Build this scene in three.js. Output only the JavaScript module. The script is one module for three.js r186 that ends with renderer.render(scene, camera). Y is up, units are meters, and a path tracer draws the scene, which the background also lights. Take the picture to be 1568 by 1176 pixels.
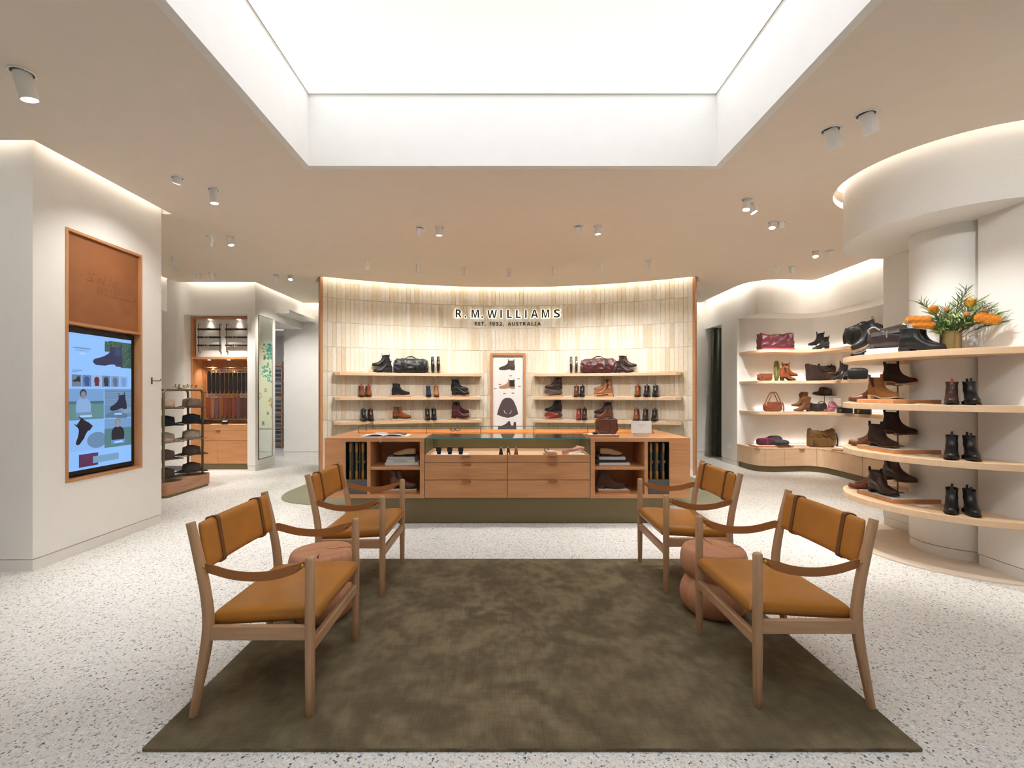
import * as THREE from 'three';
import { mergeGeometries, mergeVertices, toCreasedNormals } from 'three/addons/utils/BufferGeometryUtils.js';
import { RoundedBoxGeometry } from 'three/addons/geometries/RoundedBoxGeometry.js';
import { TextGeometry } from 'three/addons/geometries/TextGeometry.js';
import { FontLoader } from 'three/addons/loaders/FontLoader.js';
import { RectAreaLightUniformsLib } from 'three/addons/lights/RectAreaLightUniformsLib.js';
import { ImprovedNoise } from 'three/addons/math/ImprovedNoise.js';

// ---------------------------------------------------------------- camera, exposure, large lights
RectAreaLightUniformsLib.init();
const scene = new THREE.Scene();
scene.background = new THREE.Color(0x000000);
const EYE = 1.38, FOC = 720, CX = 772, CY = 601;
const camera = new THREE.PerspectiveCamera(2 * Math.atan(588 / FOC) * 180 / Math.PI, 1568 / 1176, 0.05, 60);
camera.position.set(0, EYE, 0);
camera.setViewOffset(1568, 1176, 784 - CX, 588 - CY, 1568, 1176);   // shift lens: verticals stay upright
const renderer = new THREE.WebGLRenderer({ antialias: true });
renderer.toneMapping = THREE.LinearToneMapping;
renderer.toneMappingExposure = 1.12;
renderer.shadowMap.enabled = true;

const CEIL = 3.28, LID = 3.44;
const SKYLIGHT_POWER = 1.1, COVE_POWER = 9, SPOT_POWER = 11;
const SKY = { x0: -1.64, x1: 1.777, z0: -3.942, z1: 1.0, top: 3.885 };
let lightCount = 0;
function rectLight(x, y, z, w, h, color, power, tx, ty, tz) {
  const l = new THREE.RectAreaLight(color, power, w, h);
  l.position.set(x, y, z); l.lookAt(tx, ty, tz); l.name = 'area_light_' + (++lightCount); scene.add(l); return l;
}
{ // the luminous ceiling panel in the well
  rectLight((SKY.x0 + SKY.x1) / 2, SKY.top - 0.015, (SKY.z0 + SKY.z1) / 2, SKY.x1 - SKY.x0 - 0.04, SKY.z1 - SKY.z0 - 0.04, 0xeef4ff, SKYLIGHT_POWER,
    (SKY.x0 + SKY.x1) / 2, 0, (SKY.z0 + SKY.z1) / 2 + 0.0001);
}

// ---------------------------------------------------------------- helpers
let seed = 7;
function rnd() { seed = (seed * 1664525 + 1013904223) >>> 0; return seed / 4294967296; }
const rr = (a, b) => a + (b - a) * rnd();
const NZ = new ImprovedNoise();
const V = (x, y, z) => new THREE.Vector3(x, y, z);
const X = (px, d) => (px - CX) / FOC * d;          // metres to the right of the lens axis for a bearing at depth d
const taken = new Map();
function numbered(n) { const k = taken.get(n) || 0; taken.set(n, k + 1); return k ? n + '_' + String(k).padStart(3, '0') : n; }
function tag(o, label, category, group, kind) {
  o.userData.label = label; if (category) o.userData.category = category;
  if (group) o.userData.group = group; if (kind) o.userData.kind = kind; return o;
}
function thing(name, label, category, pos = [0, 0, 0], turn = 0, group) {
  const g = new THREE.Group(); g.name = numbered(name); g.position.set(...pos); g.rotation.y = turn; scene.add(g);
  return tag(g, label, category, group);
}
function part(name, geo, mat, parent, label) {
  const m = new THREE.Mesh(geo, mat); m.name = name; parent.add(m); if (label) m.userData.label = label; return m;
}
function one(name, geo, mat, label, category, pos = [0, 0, 0], turn = 0, group) {
  const m = new THREE.Mesh(geo, mat); m.name = numbered(name); m.position.set(...pos); m.rotation.y = turn; scene.add(m);
  return tag(m, label, category, group);
}
function struct(name, geo, mat, label) {
  const m = new THREE.Mesh(geo, mat); m.name = numbered(name); scene.add(m); m.userData.kind = 'structure'; if (label) m.userData.label = label; return m;
}
// uv in metres, u along the grain axis
function mUV(geo, grain = 'x', s = 1, ou = 0, ov = 0) {
  const g = geo.index ? geo.toNonIndexed() : geo; const p = g.attributes.position; if (!g.attributes.normal) g.computeVertexNormals();
  const uv = new Float32Array(p.count * 2), a = V(), b = V(), c = V(), n = V();
  const ax = ['x', 'y', 'z'];
  for (let i = 0; i < p.count; i += 3) {
    a.fromBufferAttribute(p, i); b.fromBufferAttribute(p, i + 1); c.fromBufferAttribute(p, i + 2);
    n.copy(b).sub(a).cross(c.clone().sub(a));
    const q = [Math.abs(n.x), Math.abs(n.y), Math.abs(n.z)], k = q.indexOf(Math.max(...q));
    const rest = [0, 1, 2].filter(t => t !== k), gi = ax.indexOf(grain);
    let U, W; if (rest.includes(gi)) { U = ax[gi]; W = ax[rest.find(t => t !== gi)]; } else { U = ax[rest[0]]; W = ax[rest[1]]; }
    [a, b, c].forEach((v, j) => { uv[(i + j) * 2] = v[U] * s + ou; uv[(i + j) * 2 + 1] = v[W] * s + ov; });
  }
  g.setAttribute('uv', new THREE.BufferAttribute(uv, 2)); return g;
}
let jig = 0;
function box(x0, x1, y0, y1, z0, z1, grain = 'x') {
  const g = new THREE.BoxGeometry(Math.abs(x1 - x0), Math.abs(y1 - y0), Math.abs(z1 - z0)); g.translate((x0 + x1) / 2, (y0 + y1) / 2, (z0 + z1) / 2);
  jig = (jig + 0.377) % 1; return mUV(g, grain, 1, jig, jig * 1.7 % 1);
}
function rbox(x0, x1, y0, y1, z0, z1, r = 0.004, grain = 'x', seg = 2) {
  const g = new RoundedBoxGeometry(Math.abs(x1 - x0), Math.abs(y1 - y0), Math.abs(z1 - z0), seg, r); g.translate((x0 + x1) / 2, (y0 + y1) / 2, (z0 + z1) / 2);
  jig = (jig + 0.377) % 1; return mUV(g, grain, 1, jig, jig * 1.7 % 1);
}
function cyl(r0, r1, h, seg = 20) { return new THREE.CylinderGeometry(r0, r1, h, seg); }
function merge(list) { return mergeGeometries(list.map(g => { const q = g.index ? g.toNonIndexed() : g; for (const k of Object.keys(q.attributes)) if (!['position', 'normal', 'uv'].includes(k)) q.deleteAttribute(k); return q; })); }
function slab(shape, yTop, thick, grain = 'x', curve = 24, bevel = 0) {
  const g = new THREE.ExtrudeGeometry(shape, { depth: thick - 2 * bevel, bevelEnabled: bevel > 0, bevelThickness: bevel, bevelSize: bevel, bevelOffset: -bevel, bevelSegments: 2, curveSegments: curve });
  g.rotateX(Math.PI / 2); g.translate(0, yTop - bevel, 0); return mUV(g, grain);
}
function polyShape(pts) { const s = new THREE.Shape(); pts.forEach(([x, z], i) => i ? s.lineTo(x, z) : s.moveTo(x, z)); s.closePath(); return s; }
function polyPath(pts) { const s = new THREE.Path(); pts.forEach(([x, z], i) => i ? s.lineTo(x, z) : s.moveTo(x, z)); s.closePath(); return s; }
// loft through rings of equal length; closed around; optional end caps
function loft(rings, cap0 = true, cap1 = true, closed = true) {
  const n = rings[0].length, pos = [], uv = [], idx = [];
  rings.forEach((r, i) => r.forEach((p, j) => { pos.push(p.x, p.y, p.z); uv.push(p.x + p.z * 0.6, p.y + p.z * 0.4); }));
  const m = closed ? n : n - 1;
  for (let i = 0; i < rings.length - 1; i++) for (let j = 0; j < m; j++) {
    const a = i * n + j, b = i * n + (j + 1) % n, c = a + n, d = b + n; idx.push(a, b, c, b, d, c);
  }
  const cap = (r, i, flip) => {
    const c = V(0, 0, 0); r.forEach(p => c.add(p)); c.divideScalar(n); const k = pos.length / 3; pos.push(c.x, c.y, c.z); uv.push(c.x, c.y);
    for (let j = 0; j < n; j++) { const a = i * n + j, b = i * n + (j + 1) % n; flip ? idx.push(k, b, a) : idx.push(k, a, b); }
  };
  if (cap0) cap(rings[0], 0, true); if (cap1) cap(rings[rings.length - 1], rings.length - 1, false);
  const g = new THREE.BufferGeometry(); g.setAttribute('position', new THREE.Float32BufferAttribute(pos, 3)); g.setAttribute('uv', new THREE.Float32BufferAttribute(uv, 2)); g.setIndex(idx);
  g.computeVertexNormals(); return g;
}
// round limb with varying radii through points; uv along its length
function limb(points, radii, seg = 14, steps = 24, flat = 1) {
  const c = new THREE.CatmullRomCurve3(points.map(p => V(...p))), rings = [];
  const fr = c.computeFrenetFrames(steps, false);
  for (let i = 0; i <= steps; i++) {
    const t = i / steps, p = c.getPoint(t), f = t * (radii.length - 1), k = Math.min(radii.length - 2, Math.floor(f)), r = radii[k] + (radii[k + 1] - radii[k]) * (f - k);
    const ring = []; for (let j = 0; j < seg; j++) { const a = j / seg * Math.PI * 2; ring.push(p.clone().addScaledVector(fr.normals[i], Math.cos(a) * r).addScaledVector(fr.binormals[i], Math.sin(a) * r * flat)); }
    rings.push(ring);
  }
  return toCreasedNormals(loft(rings), 0.9);
}
// flat band of width w and thickness t swept along points; side() gives the direction of its width
function band(points, w, t, side = V(0, 0, 1), steps = 30, widths) {
  const c = new THREE.CatmullRomCurve3(points.map(p => V(...p))), rings = [];
  for (let i = 0; i <= steps; i++) {
    const u = i / steps, p = c.getPoint(u), T = c.getTangent(u), S = side.clone().addScaledVector(T, -side.dot(T)).normalize(), N = V().crossVectors(T, S).normalize();
    const ww = widths ? widths(u) : w;
    rings.push([[-1, -1], [1, -1], [1, 1], [-1, 1]].map(([a, b]) => p.clone().addScaledVector(S, a * ww / 2).addScaledVector(N, b * t / 2)));
  }
  return toCreasedNormals(loft(rings), 0.7);
}
// soft pad: w along x, h thick, d along z
function pillow(w, h, d, n = 22, p = 10, fn) {
  const top = [], pos = [], uv = [], idx = [];
  for (let s = 0; s < 2; s++) for (let i = 0; i <= n; i++) for (let j = 0; j <= n; j++) {
    const u = Math.sin((i / n * 2 - 1) * Math.PI / 2), v = Math.sin((j / n * 2 - 1) * Math.PI / 2);
    const th = h / 2 * Math.pow(Math.max(0, (1 - Math.pow(Math.abs(u), p)) * (1 - Math.pow(Math.abs(v), p))), 0.5);
    const q = V(u * w / 2, s ? -th : th, v * d / 2); if (fn) fn(q, u, v, s);
    pos.push(q.x, q.y, q.z); uv.push(u * w / 2, v * d / 2);
  }
  const N = n + 1;
  for (let s = 0; s < 2; s++) for (let i = 0; i < n; i++) for (let j = 0; j < n; j++) {
    const a = s * N * N + i * N + j, b = a + 1, c = a + N, e = c + 1; s ? idx.push(a, c, b, b, c, e) : idx.push(a, b, c, b, e, c);
  }
  let g = new THREE.BufferGeometry(); g.setAttribute('position', new THREE.Float32BufferAttribute(pos, 3)); g.setAttribute('uv', new THREE.Float32BufferAttribute(uv, 2)); g.setIndex(idx);
  g.computeVertexNormals(); return g;
}

// ---------------------------------------------------------------- textures
function dataTex(w, h, fn, srgb = true) {
  const d = new Uint8Array(w * h * 4);
  for (let y = 0; y < h; y++) for (let x = 0; x < w; x++) { const c = fn(x, y), k = (y * w + x) * 4; d[k] = c[0]; d[k + 1] = c[1]; d[k + 2] = c[2]; d[k + 3] = 255; }
  return finish(new THREE.DataTexture(d, w, h), srgb);
}
function finish(t, srgb) {
  t.wrapS = t.wrapT = THREE.RepeatWrapping; t.magFilter = THREE.LinearFilter; t.minFilter = THREE.LinearFilter;
  if (srgb) t.colorSpace = THREE.SRGBColorSpace; t.needsUpdate = true; return t;
}
function rep(t, a, b = a) { const c = t.clone(); c.repeat.set(a, b); c.needsUpdate = true; return c; }
const cl = v => Math.max(0, Math.min(255, v));
// tiling noise
function tn(x, y, px, py, z = 0) {
  const fx = x / px, fy = y / py, n = (a, b) => NZ.noise(a, b, z);
  return (n(x, y) * (1 - fx) + n(x - px, y) * fx) * (1 - fy) + (n(x, y - py) * (1 - fx) + n(x - px, y - py) * fx) * fy;
}
function woodTex(base, dark, z, fine = 1) {
  return dataTex(512, 512, (x, y) => {
    const u = x / 512, v = y / 512;
    const g = tn(u * 3, v * 90, 3, 90, z) * 0.55 + tn(u * 6, v * 190, 6, 190, z + 3) * 0.35 + tn(u * 2, v * 14, 2, 14, z + 7) * 0.6;
    const fleck = tn(u * 16, v * 250, 16, 250, z + 11) > 0.42 ? 0.35 : 0;
    const t = Math.max(0, Math.min(1, 0.4 + g * 0.75 * fine + fleck));
    return [0, 1, 2].map(i => cl(base[i] + (dark[i] - base[i]) * t));
  });
}
const T = {};
T.oakCounter = woodTex([209, 153, 105], [174, 116, 72], 1);
T.oakPale = woodTex([228, 198, 164], [206, 168, 130], 5, 0.9);
T.ash = woodTex([200, 160, 122], [158, 118, 84], 9, 1.15);
T.walnut = woodTex([186, 140, 108], [146, 102, 74], 13);
T.stool = woodTex([206, 152, 116], [174, 114, 80], 17, 0.9);
T.grainBump = dataTex(256, 256, (x, y) => { const v = 128 + 90 * tn(x / 256 * 40, y / 256 * 40, 40, 40, 2) + 60 * tn(x / 256 * 90, y / 256 * 90, 90, 90, 5); return [cl(v), cl(v), cl(v)]; }, false);
T.leatherTone = dataTex(256, 256, (x, y) => { const u = x / 256, v = y / 256; const n = tn(u * 4, v * 4, 4, 4, 3) * 0.6 + tn(u * 11, v * 11, 11, 11, 6) * 0.4; const k = 238 + n * 34; return [cl(k), cl(k), cl(k)]; });
T.suedeTone = dataTex(256, 256, (x, y) => { const u = x / 256, v = y / 256; const n = tn(u * 8, v * 8, 8, 8, 13) * 0.6 + tn(u * 60, v * 60, 60, 60, 6) * 0.6; const k = 225 + n * 60; return [cl(k), cl(k), cl(k)]; });
// terrazzo: 2 m tile of small irregular stone chips in a pale binder
T.terrazzo = (() => {
  const N = 2048, d = new Uint8Array(N * N * 4), px = 1 / (N / 2);
  for (let i = 0; i < N * N; i++) { const v = rr(-3, 3); d[i * 4] = 225 + v; d[i * 4 + 1] = 223 + v; d[i * 4 + 2] = 217 + v; d[i * 4 + 3] = 255; }
  const pal = [[[238, 236, 231], 30], [[206, 205, 201], 28], [[219, 209, 192], 15], [[184, 187, 190], 14], [[140, 148, 157], 8], [[98, 107, 120], 5], [[204, 178, 148], 3.6], [[158, 154, 146], 7], [[62, 71, 86], 2.6], [[202, 150, 112], 0.5]];
  const tot = pal.reduce((s, p) => s + p[1], 0);
  for (let k = 0; k < 62000; k++) {
    let t = rnd() * tot, c; for (const p of pal) { t -= p[1]; if (t <= 0) { c = p[0]; break; } } c = c || pal[0][0];
    const r = (0.0014 + Math.pow(rnd(), 2.6) * 0.0056) / px, ar = rr(0.5, 0.95), th = rnd() * Math.PI, cx = rnd() * N, cy = rnd() * N, ct = Math.cos(th), st = Math.sin(th);
    const k1 = rr(2, 4) | 0, ph = rnd() * 6.28, am = rr(0.1, 0.3), R = Math.ceil(r * 1.3), j = rr(-8, 8);
    for (let y = -R; y <= R; y++) for (let x = -R; x <= R; x++) {
      const a = (x * ct + y * st), b = (-x * st + y * ct) / ar, q = Math.hypot(a, b), an = Math.atan2(b, a);
      if (q > r * (1 + am * Math.cos(k1 * an + ph))) continue;
      const o = ((((cy + y) | 0) + N) % N * N + (((cx + x) | 0) + N) % N) * 4; d[o] = c[0] + j; d[o + 1] = c[1] + j; d[o + 2] = c[2] + j;
    }
  }
  return finish(new THREE.DataTexture(d, N, N), true);
})();
// velvet rug pile brushed in patches, with fine weave lines
T.rug = dataTex(1024, 1024, (x, y) => {
  const u = x / 1024, v = y / 1024;
  const wx = tn(u * 7, v * 7, 7, 7, 31) * 0.06, wy = tn(u * 7, v * 7, 7, 7, 37) * 0.06, a = ((u + wx) % 1 + 1) % 1, b = ((v + wy) % 1 + 1) % 1;
  let n = tn(a * 13, b * 11, 13, 11, 1) * 0.8 + tn(a * 30, b * 24, 30, 24, 4) * 0.65 + tn(u * 64, v * 50, 64, 50, 8) * 0.4;
  n = Math.tanh(n * 2.4) * 0.6;
  const w = tn(u * 200, v * 40, 200, 40, 2) * 9 + tn(u * 40, v * 220, 40, 220, 3) * 9 + ((x % 6) < 1 ? -4 : 0) + rr(-5, 5);
  const k = n * 34 + w; return [cl(105 + k), cl(93 + k * 0.97), cl(68 + k * 0.85)];
});
T.carpet = dataTex(256, 256, (x, y) => { const k = rr(-12, 12) + tn(x / 256 * 30, y / 256 * 30, 30, 30, 4) * 16; return [cl(138 + k), cl(136 + k), cl(112 + k)]; });
T.pale = woodTex([226, 212, 194], [206, 190, 170], 21, 0.7);
T.tile = [0, 1, 2].map(z => dataTex(128, 256, (x, y) => { const u = x / 128, v = y / 256; const k = tn(u * 5, v * 10, 5, 10, z * 9) * 12 + tn(u * 26, v * 40, 26, 40, z) * 8 + tn(u * 14, v * 2, 14, 2, z + 4) * 10; const s = [[230, 221, 203], [226, 216, 196], [233, 225, 209]][z]; return s.map(c => cl(c + k)); }));
T.plaster = dataTex(256, 256, (x, y) => { const k = tn(x / 256 * 6, y / 256 * 6, 6, 6, 2) * 3 + tn(x / 256 * 50, y / 256 * 50, 50, 50, 3) * 3; return [cl(241 + k), cl(239 + k), cl(235 + k)]; });

// ---------------------------------------------------------------- materials
const S = (o) => new THREE.MeshStandardMaterial(o), Ph = (o) => new THREE.MeshPhysicalMaterial(o);
const M = {
  wall: S({ map: T.plaster, color: 0xfaf9f7, roughness: 0.85, bumpMap: T.grainBump, bumpScale: 0.0003 }),
  base: S({ map: T.plaster, color: 0xf7f5f2, roughness: 0.8 }),
  ceiling: S({ map: T.plaster, color: 0xf8ede1, roughness: 0.9 }),
  floor: Ph({ map: T.terrazzo, roughness: 0.42, specularIntensity: 0.4 }),
  oakCounter: S({ map: T.oakCounter, roughness: 0.5 }),
  oakPale: S({ map: T.oakPale, roughness: 0.5 }),
  ash: S({ map: T.ash, roughness: 0.48 }),
  walnut: S({ map: T.walnut, roughness: 0.5 }),
  stool: S({ map: T.stool, roughness: 0.6 }),
  paleFloor: S({ map: T.pale, roughness: 0.5 }),
  rug: Ph({ map: rep(T.rug, 0.34), roughness: 0.95, sheen: 0.5, sheenRoughness: 0.5, sheenColor: new THREE.Color(0x5e5644), bumpMap: rep(T.grainBump, 6), bumpScale: 0.003 }),
  carpet: S({ map: rep(T.carpet, 2), roughness: 0.95, bumpMap: rep(T.grainBump, 3), bumpScale: 0.003 }),
  brass: S({ color: 0x7a6a48, metalness: 0.75, roughness: 0.42 }),
  brassBright: S({ color: 0xc9a458, metalness: 1, roughness: 0.28 }),
  bronze: S({ color: 0x75674a, metalness: 0.55, roughness: 0.45 }),
  olive: S({ color: 0x746a46, metalness: 0.35, roughness: 0.5 }),
  tan: Ph({ map: T.leatherTone, color: 0xb47420, roughness: 0.4, bumpMap: rep(T.grainBump, 5), bumpScale: 0.0007, clearcoat: 0.15, clearcoatRoughness: 0.5 }),
  tanBack: Ph({ map: T.leatherTone, color: 0xc37e2e, roughness: 0.5, bumpMap: rep(T.grainBump, 5), bumpScale: 0.0007 }),
  tanStrap: Ph({ map: T.leatherTone, color: 0xae7038, roughness: 0.55, bumpMap: rep(T.grainBump, 6), bumpScale: 0.0006 }),
  tanPanel: Ph({ map: T.leatherTone, color: 0xa0643a, roughness: 0.6, bumpMap: rep(T.grainBump, 5), bumpScale: 0.0008 }),
  inlay: Ph({ map: T.leatherTone, color: 0xf59430, roughness: 0.5, bumpMap: rep(T.grainBump, 5), bumpScale: 0.0007 }),
  strapDark: S({ color: 0x6e4522, roughness: 0.6 }),
  steel: S({ color: 0xc9c9c9, metalness: 0.95, roughness: 0.25 }),
  black: S({ color: 0x151515, roughness: 0.5 }),
  charcoal: S({ color: 0x4a4a46, roughness: 0.6 }),
  darkWood: S({ color: 0x3a2618, roughness: 0.7 }),
  white: S({ color: 0xf2f1ee, roughness: 0.6 }),
  paper: S({ color: 0xefeee9, roughness: 0.8 }),
  spot: S({ color: 0xfbfaf8, roughness: 0.4 }),
  glass: Ph({ color: 0xffffff, roughness: 0.02, transmission: 1, ior: 1.5, thickness: 0 }),
  glassEdge: Ph({ color: 0x6fb0b6, roughness: 0.15, transmission: 0.5, thickness: 0 }),
  mirror: S({ color: 0xe4ece6, metalness: 1, roughness: 0.02 }),
  glow: S({ color: 0xffffff, emissive: 0xfff8ee, emissiveIntensity: 1.2, roughness: 0.6 }),
  panelGlow: S({ color: 0xffffff, emissive: 0xffffff, emissiveIntensity: 0.5, roughness: 0.6 }),
  lens: S({ color: 0xffffff, emissive: 0xfff6ea, emissiveIntensity: 3, roughness: 0.4 }),
  groove: S({ color: 0x6a6258, roughness: 0.9 }),
  halo: S({ color: 0xffffff, emissive: 0xfdfff6, emissiveIntensity: 0.9, roughness: 0.5 }),
  letter: S({ color: 0x25261f, roughness: 0.45, metalness: 0.3 }),
  curtain: S({ map: T.suedeTone, color: 0x5d6152, roughness: 0.95 }),
};
const fineGrain = rep(T.grainBump, 6);
function leather(hex, rough = 0.38) { return Ph({ map: T.leatherTone, color: hex, roughness: rough, clearcoat: 0.2, clearcoatRoughness: 0.35, bumpMap: fineGrain, bumpScale: 0.0005 }); }
function suede(hex) { return Ph({ map: T.suedeTone, color: hex, roughness: 0.95, sheen: 0.3, sheenRoughness: 0.6, sheenColor: new THREE.Color(hex) }); }
const L = {
  black: leather(0x18181a), blackSuede: suede(0x1c1b1d), brown: leather(0x3c2620), chestnut: leather(0x6a3a24), tan: leather(0xa4683c), cognac: leather(0x8e4a22), burgundy: leather(0x5a2426), wine: leather(0x5a222a, 0.5),
  tanSuede: suede(0xa8703c), brownSuede: suede(0x5e3d28), darkSuede: suede(0x3b2823), rust: suede(0x8a4a28), navy: suede(0x1c2340), olive: suede(0x7a5a2e), red: leather(0x9a3020), nude: leather(0xd8a68e, 0.5), camel: leather(0xd2a876, 0.5), plum: suede(0x6a2a40),
  saddle: leather(0x7c4330), toffee: leather(0x88492c, 0.5),
  elasticBlack: S({ color: 0x1b1a1a, roughness: 0.9 }), elasticBrown: S({ color: 0x332420, roughness: 0.9 }), soleDark: S({ color: 0x221a15, roughness: 0.6 }), soleBrown: S({ color: 0x5a3c26, roughness: 0.6 }), soleTan: S({ color: 0xb98f5e, roughness: 0.6 }), tabRed: S({ color: 0xa65a4a, roughness: 0.8 }), tabBlack: S({ color: 0x2a2a2c, roughness: 0.8 }), tabGrey: S({ color: 0x6f7075, roughness: 0.8 }), tabTan: S({ color: 0xb07a4a, roughness: 0.8 }),
};
// ================================================================ THE SETTING
// plan (x right, z towards the viewer is larger). Right-hand wall line: straight, then a soft S into the display niche
const RW = new THREE.CatmullRomCurve3([[4.36, -8.80], [4.36, -8.42], [4.42, -8.2], [4.6, -8.1], [4.95, -8.13], [5.25, -8.17], [5.42, -8.05], [5.46, -7.8], [5.44, -7.3], [5.42, -6.6], [5.42, -5.8], [5.42, -4.95]].map(([x, z]) => V(x, 0, z)), false, 'centripetal');
function rwPoint(t, off) { const p = RW.getPoint(t), q = RW.getTangent(t); return [p.x + q.z * off * -1, p.z + q.x * off]; }   // positive off = into the room
function rwPath(off, n = 60, t0 = 0, t1 = 1) { const a = []; for (let i = 0; i <= n; i++) a.push(rwPoint(t0 + (t1 - t0) * i / n, off)); return a; }
// feature wall arc
const ARC = { x: 0.06, z: -2.227, edge: 6.27, face: 6.39, half: 0.503 };
const arcP = (R, th) => [ARC.x + R * Math.sin(th), ARC.z - R * Math.cos(th)];
function arcPts(R, a, b, n = 40) { const o = []; for (let i = 0; i <= n; i++) o.push(arcP(R, a + (b - a) * i / n)); return o; }
const DRUM = { x: 3.94, z: -4.1, r: 0.8, hole: 0.88 };

// floor: terrazzo
{
  const g = new THREE.BoxGeometry(15, 0.1, 17, 1, 1, 1); g.translate(0.3, -0.05, -5);
  struct('floor', mUV(g, 'x', 1 / 2), M.floor, 'pale terrazzo floor with grey, tan and dark chips');
}
// ceiling with openings for the light well, the drum and the feature wall slot
{
  const edge = rwPath(0.2, 60).reverse();
  const out = [[-5.5, 3], [5.22, 3], ...edge, [4.16, -9.93], [-4.27, -9.985], [-4.28, -8.095], [-5.61, -8.095], [-5.63, -5.01], [-3.544, -5.01], [-3.544, -3.54], [-5.5, -3.54]];
  const s = polyShape(out);
  const hw0 = 0.061; const skyHole = () => polyPath([[SKY.x0 - hw0, SKY.z1 + hw0], [SKY.x0 - hw0, SKY.z0 - hw0], [SKY.x1 + hw0, SKY.z0 - hw0], [SKY.x1 + hw0, SKY.z1 + hw0]]);
  s.holes.push(skyHole());
  const c = new THREE.Path(); c.absarc(DRUM.x, DRUM.z, DRUM.hole, 0, Math.PI * 2, true); s.holes.push(c);
  s.holes.push(polyPath([...arcPts(ARC.edge, -0.515, 0.515), ...arcPts(ARC.edge + 0.4, 0.515, -0.515)]));
  struct('ceiling', slab(s, CEIL + 0.06, 0.06, 'x', 64), M.ceiling, 'smooth warm ceiling with cove slots');
  const lid = polyShape([[-7.2, 3.4], [7.2, 3.4], [7.2, -13.2], [-7.2, -13.2]]);
  lid.holes.push(skyHole());
  struct('ceiling_deck', slab(lid, LID + 0.08, 0.08), M.ceiling);
  // the well of the luminous ceiling
  const w = 0.06, a = SKY;
  struct('trim_1', box(a.x0 - w, a.x0, CEIL, a.top + 0.1, a.z0 - w, a.z1 + w), M.wall, 'left side of the light well');
  struct('trim_2', box(a.x1, a.x1 + w, CEIL, a.top + 0.1, a.z0 - w, a.z1 + w), M.wall, 'right side of the light well');
  struct('trim_3', box(a.x0, a.x1, CEIL, a.top + 0.1, a.z0 - w, a.z0), M.wall, 'far side of the light well');
  struct('trim_4', box(a.x0, a.x1, CEIL, a.top + 0.1, a.z1, a.z1 + w), M.wall, 'near side of the light well');
  const lp = thing('ceiling_light_panel', 'large white stretched luminous ceiling panel in the rectangular well', 'ceiling light', [(a.x0 + a.x1) / 2, a.top, (a.z0 + a.z1) / 2]);
  const hw = (a.x1 - a.x0) / 2, hd = (a.z1 - a.z0) / 2;
  part('diffuser', box(-hw, hw, 0, 0.03, -hd, hd), M.panelGlow, lp);
  part('edge_profile', merge([box(-hw, hw, -0.004, 0, -hd, -hd + 0.005), box(-hw, hw, -0.004, 0, hd - 0.005, hd), box(-hw, -hw + 0.005, -0.004, 0, -hd, hd), box(hw - 0.005, hw, -0.004, 0, -hd, hd)]), S({ color: 0xd8d6d2, roughness: 0.6 }), lp);
}
// walls: shell from 0.095 m up, skirting below a fine shadow gap
function wall(name, x0, x1, z0, z1, y0 = 0.095, y1 = LID, label) { return struct(name, box(x0, x1, y0, y1, z0, z1), M.wall, label); }
function skirt(name, x0, x1, z0, z1) { return struct(name, box(x0 + 0.004, x1 - 0.004, 0, 0.089, z0 + 0.004, z1 - 0.004), M.base); }
// left pier with the screen recess (z -3.889 .. -4.709, y 0.629 .. 2.752)
const SCR = { x: -3.63, z0: -4.709, z1: -3.889, y0: 0.629, y1: 2.752 };
{
  const s = polyShape([[-4.98, 0.095], [-3.62, 0.095], [-3.62, LID], [-4.98, LID]]);
  s.holes.push(polyPath([[SCR.z0, SCR.y0], [SCR.z0, SCR.y1], [SCR.z1, SCR.y1], [SCR.z1, SCR.y0]]));
  const g = new THREE.ExtrudeGeometry(s, { depth: 0.14, bevelEnabled: false }); g.rotateY(-Math.PI / 2); g.translate(SCR.x, 0, 0);   // shape x -> world z
  struct('wall_left', merge([mUV(g), box(-5.6, SCR.x - 0.14, 0.095, LID, -4.98, -3.62)]), M.wall, 'pale pier holding the screen on the left');
  skirt('baseboard_left', -5.6, SCR.x, -4.98, -3.62);
}
wall('wall_left_near', -5.6, -5.5, -3.62, 3.1, 0); 
wall('wall_front', -5.6, 5.6, 3.0, 3.1, 0);
// left recess with bulkhead over shelf niche
wall('wall_left_far', -6.1, -6.0, -8.5, -4.98, 0);
struct('wall_left_bulkhead', box(-6.0, -5.7, 2.75, LID, -7.95, -4.98), M.wall);
wall('wall_left_return', -6.0, -5.62, -8.46, -8.24);
// wall with the belt cabinet niche
struct('wall_left_header', box(-5.62, -4.5, 2.75, LID, -8.43, -8.24), M.wall);
wall('wall_left_jamb', -4.5, -4.36, -8.95, -8.24);
skirt('baseboard_left', -4.5, -4.36, -8.95, -8.24);
struct('wall_left_doorhead', box(-5.2, -4.36, 2.75, LID, -10.2, -8.95), M.wall);
wall('wall_left_niche_back', -5.7, -4.5, -8.98, -8.9, 0);
// back wall behind everything
wall('wall_back', -4.78, 7.0, -10.32, -10.2);
skirt('baseboard_back', -4.78, 7.0, -10.32, -10.2);
// stock room seen through the far left opening
wall('wall_left_store', -7.0, -6.9, -13, -8.9, 0, 2.9);
wall('wall_back_store', -7.0, -4.0, -13.0, -12.9, 0, 2.9);
wall('wall_right_store', -4.2, -4.1, -12.9, -10.32, 0, 2.9);
struct('ceiling_store', box(-7, -4.1, 2.9, 2.96, -13, -8.98), M.wall);
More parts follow.
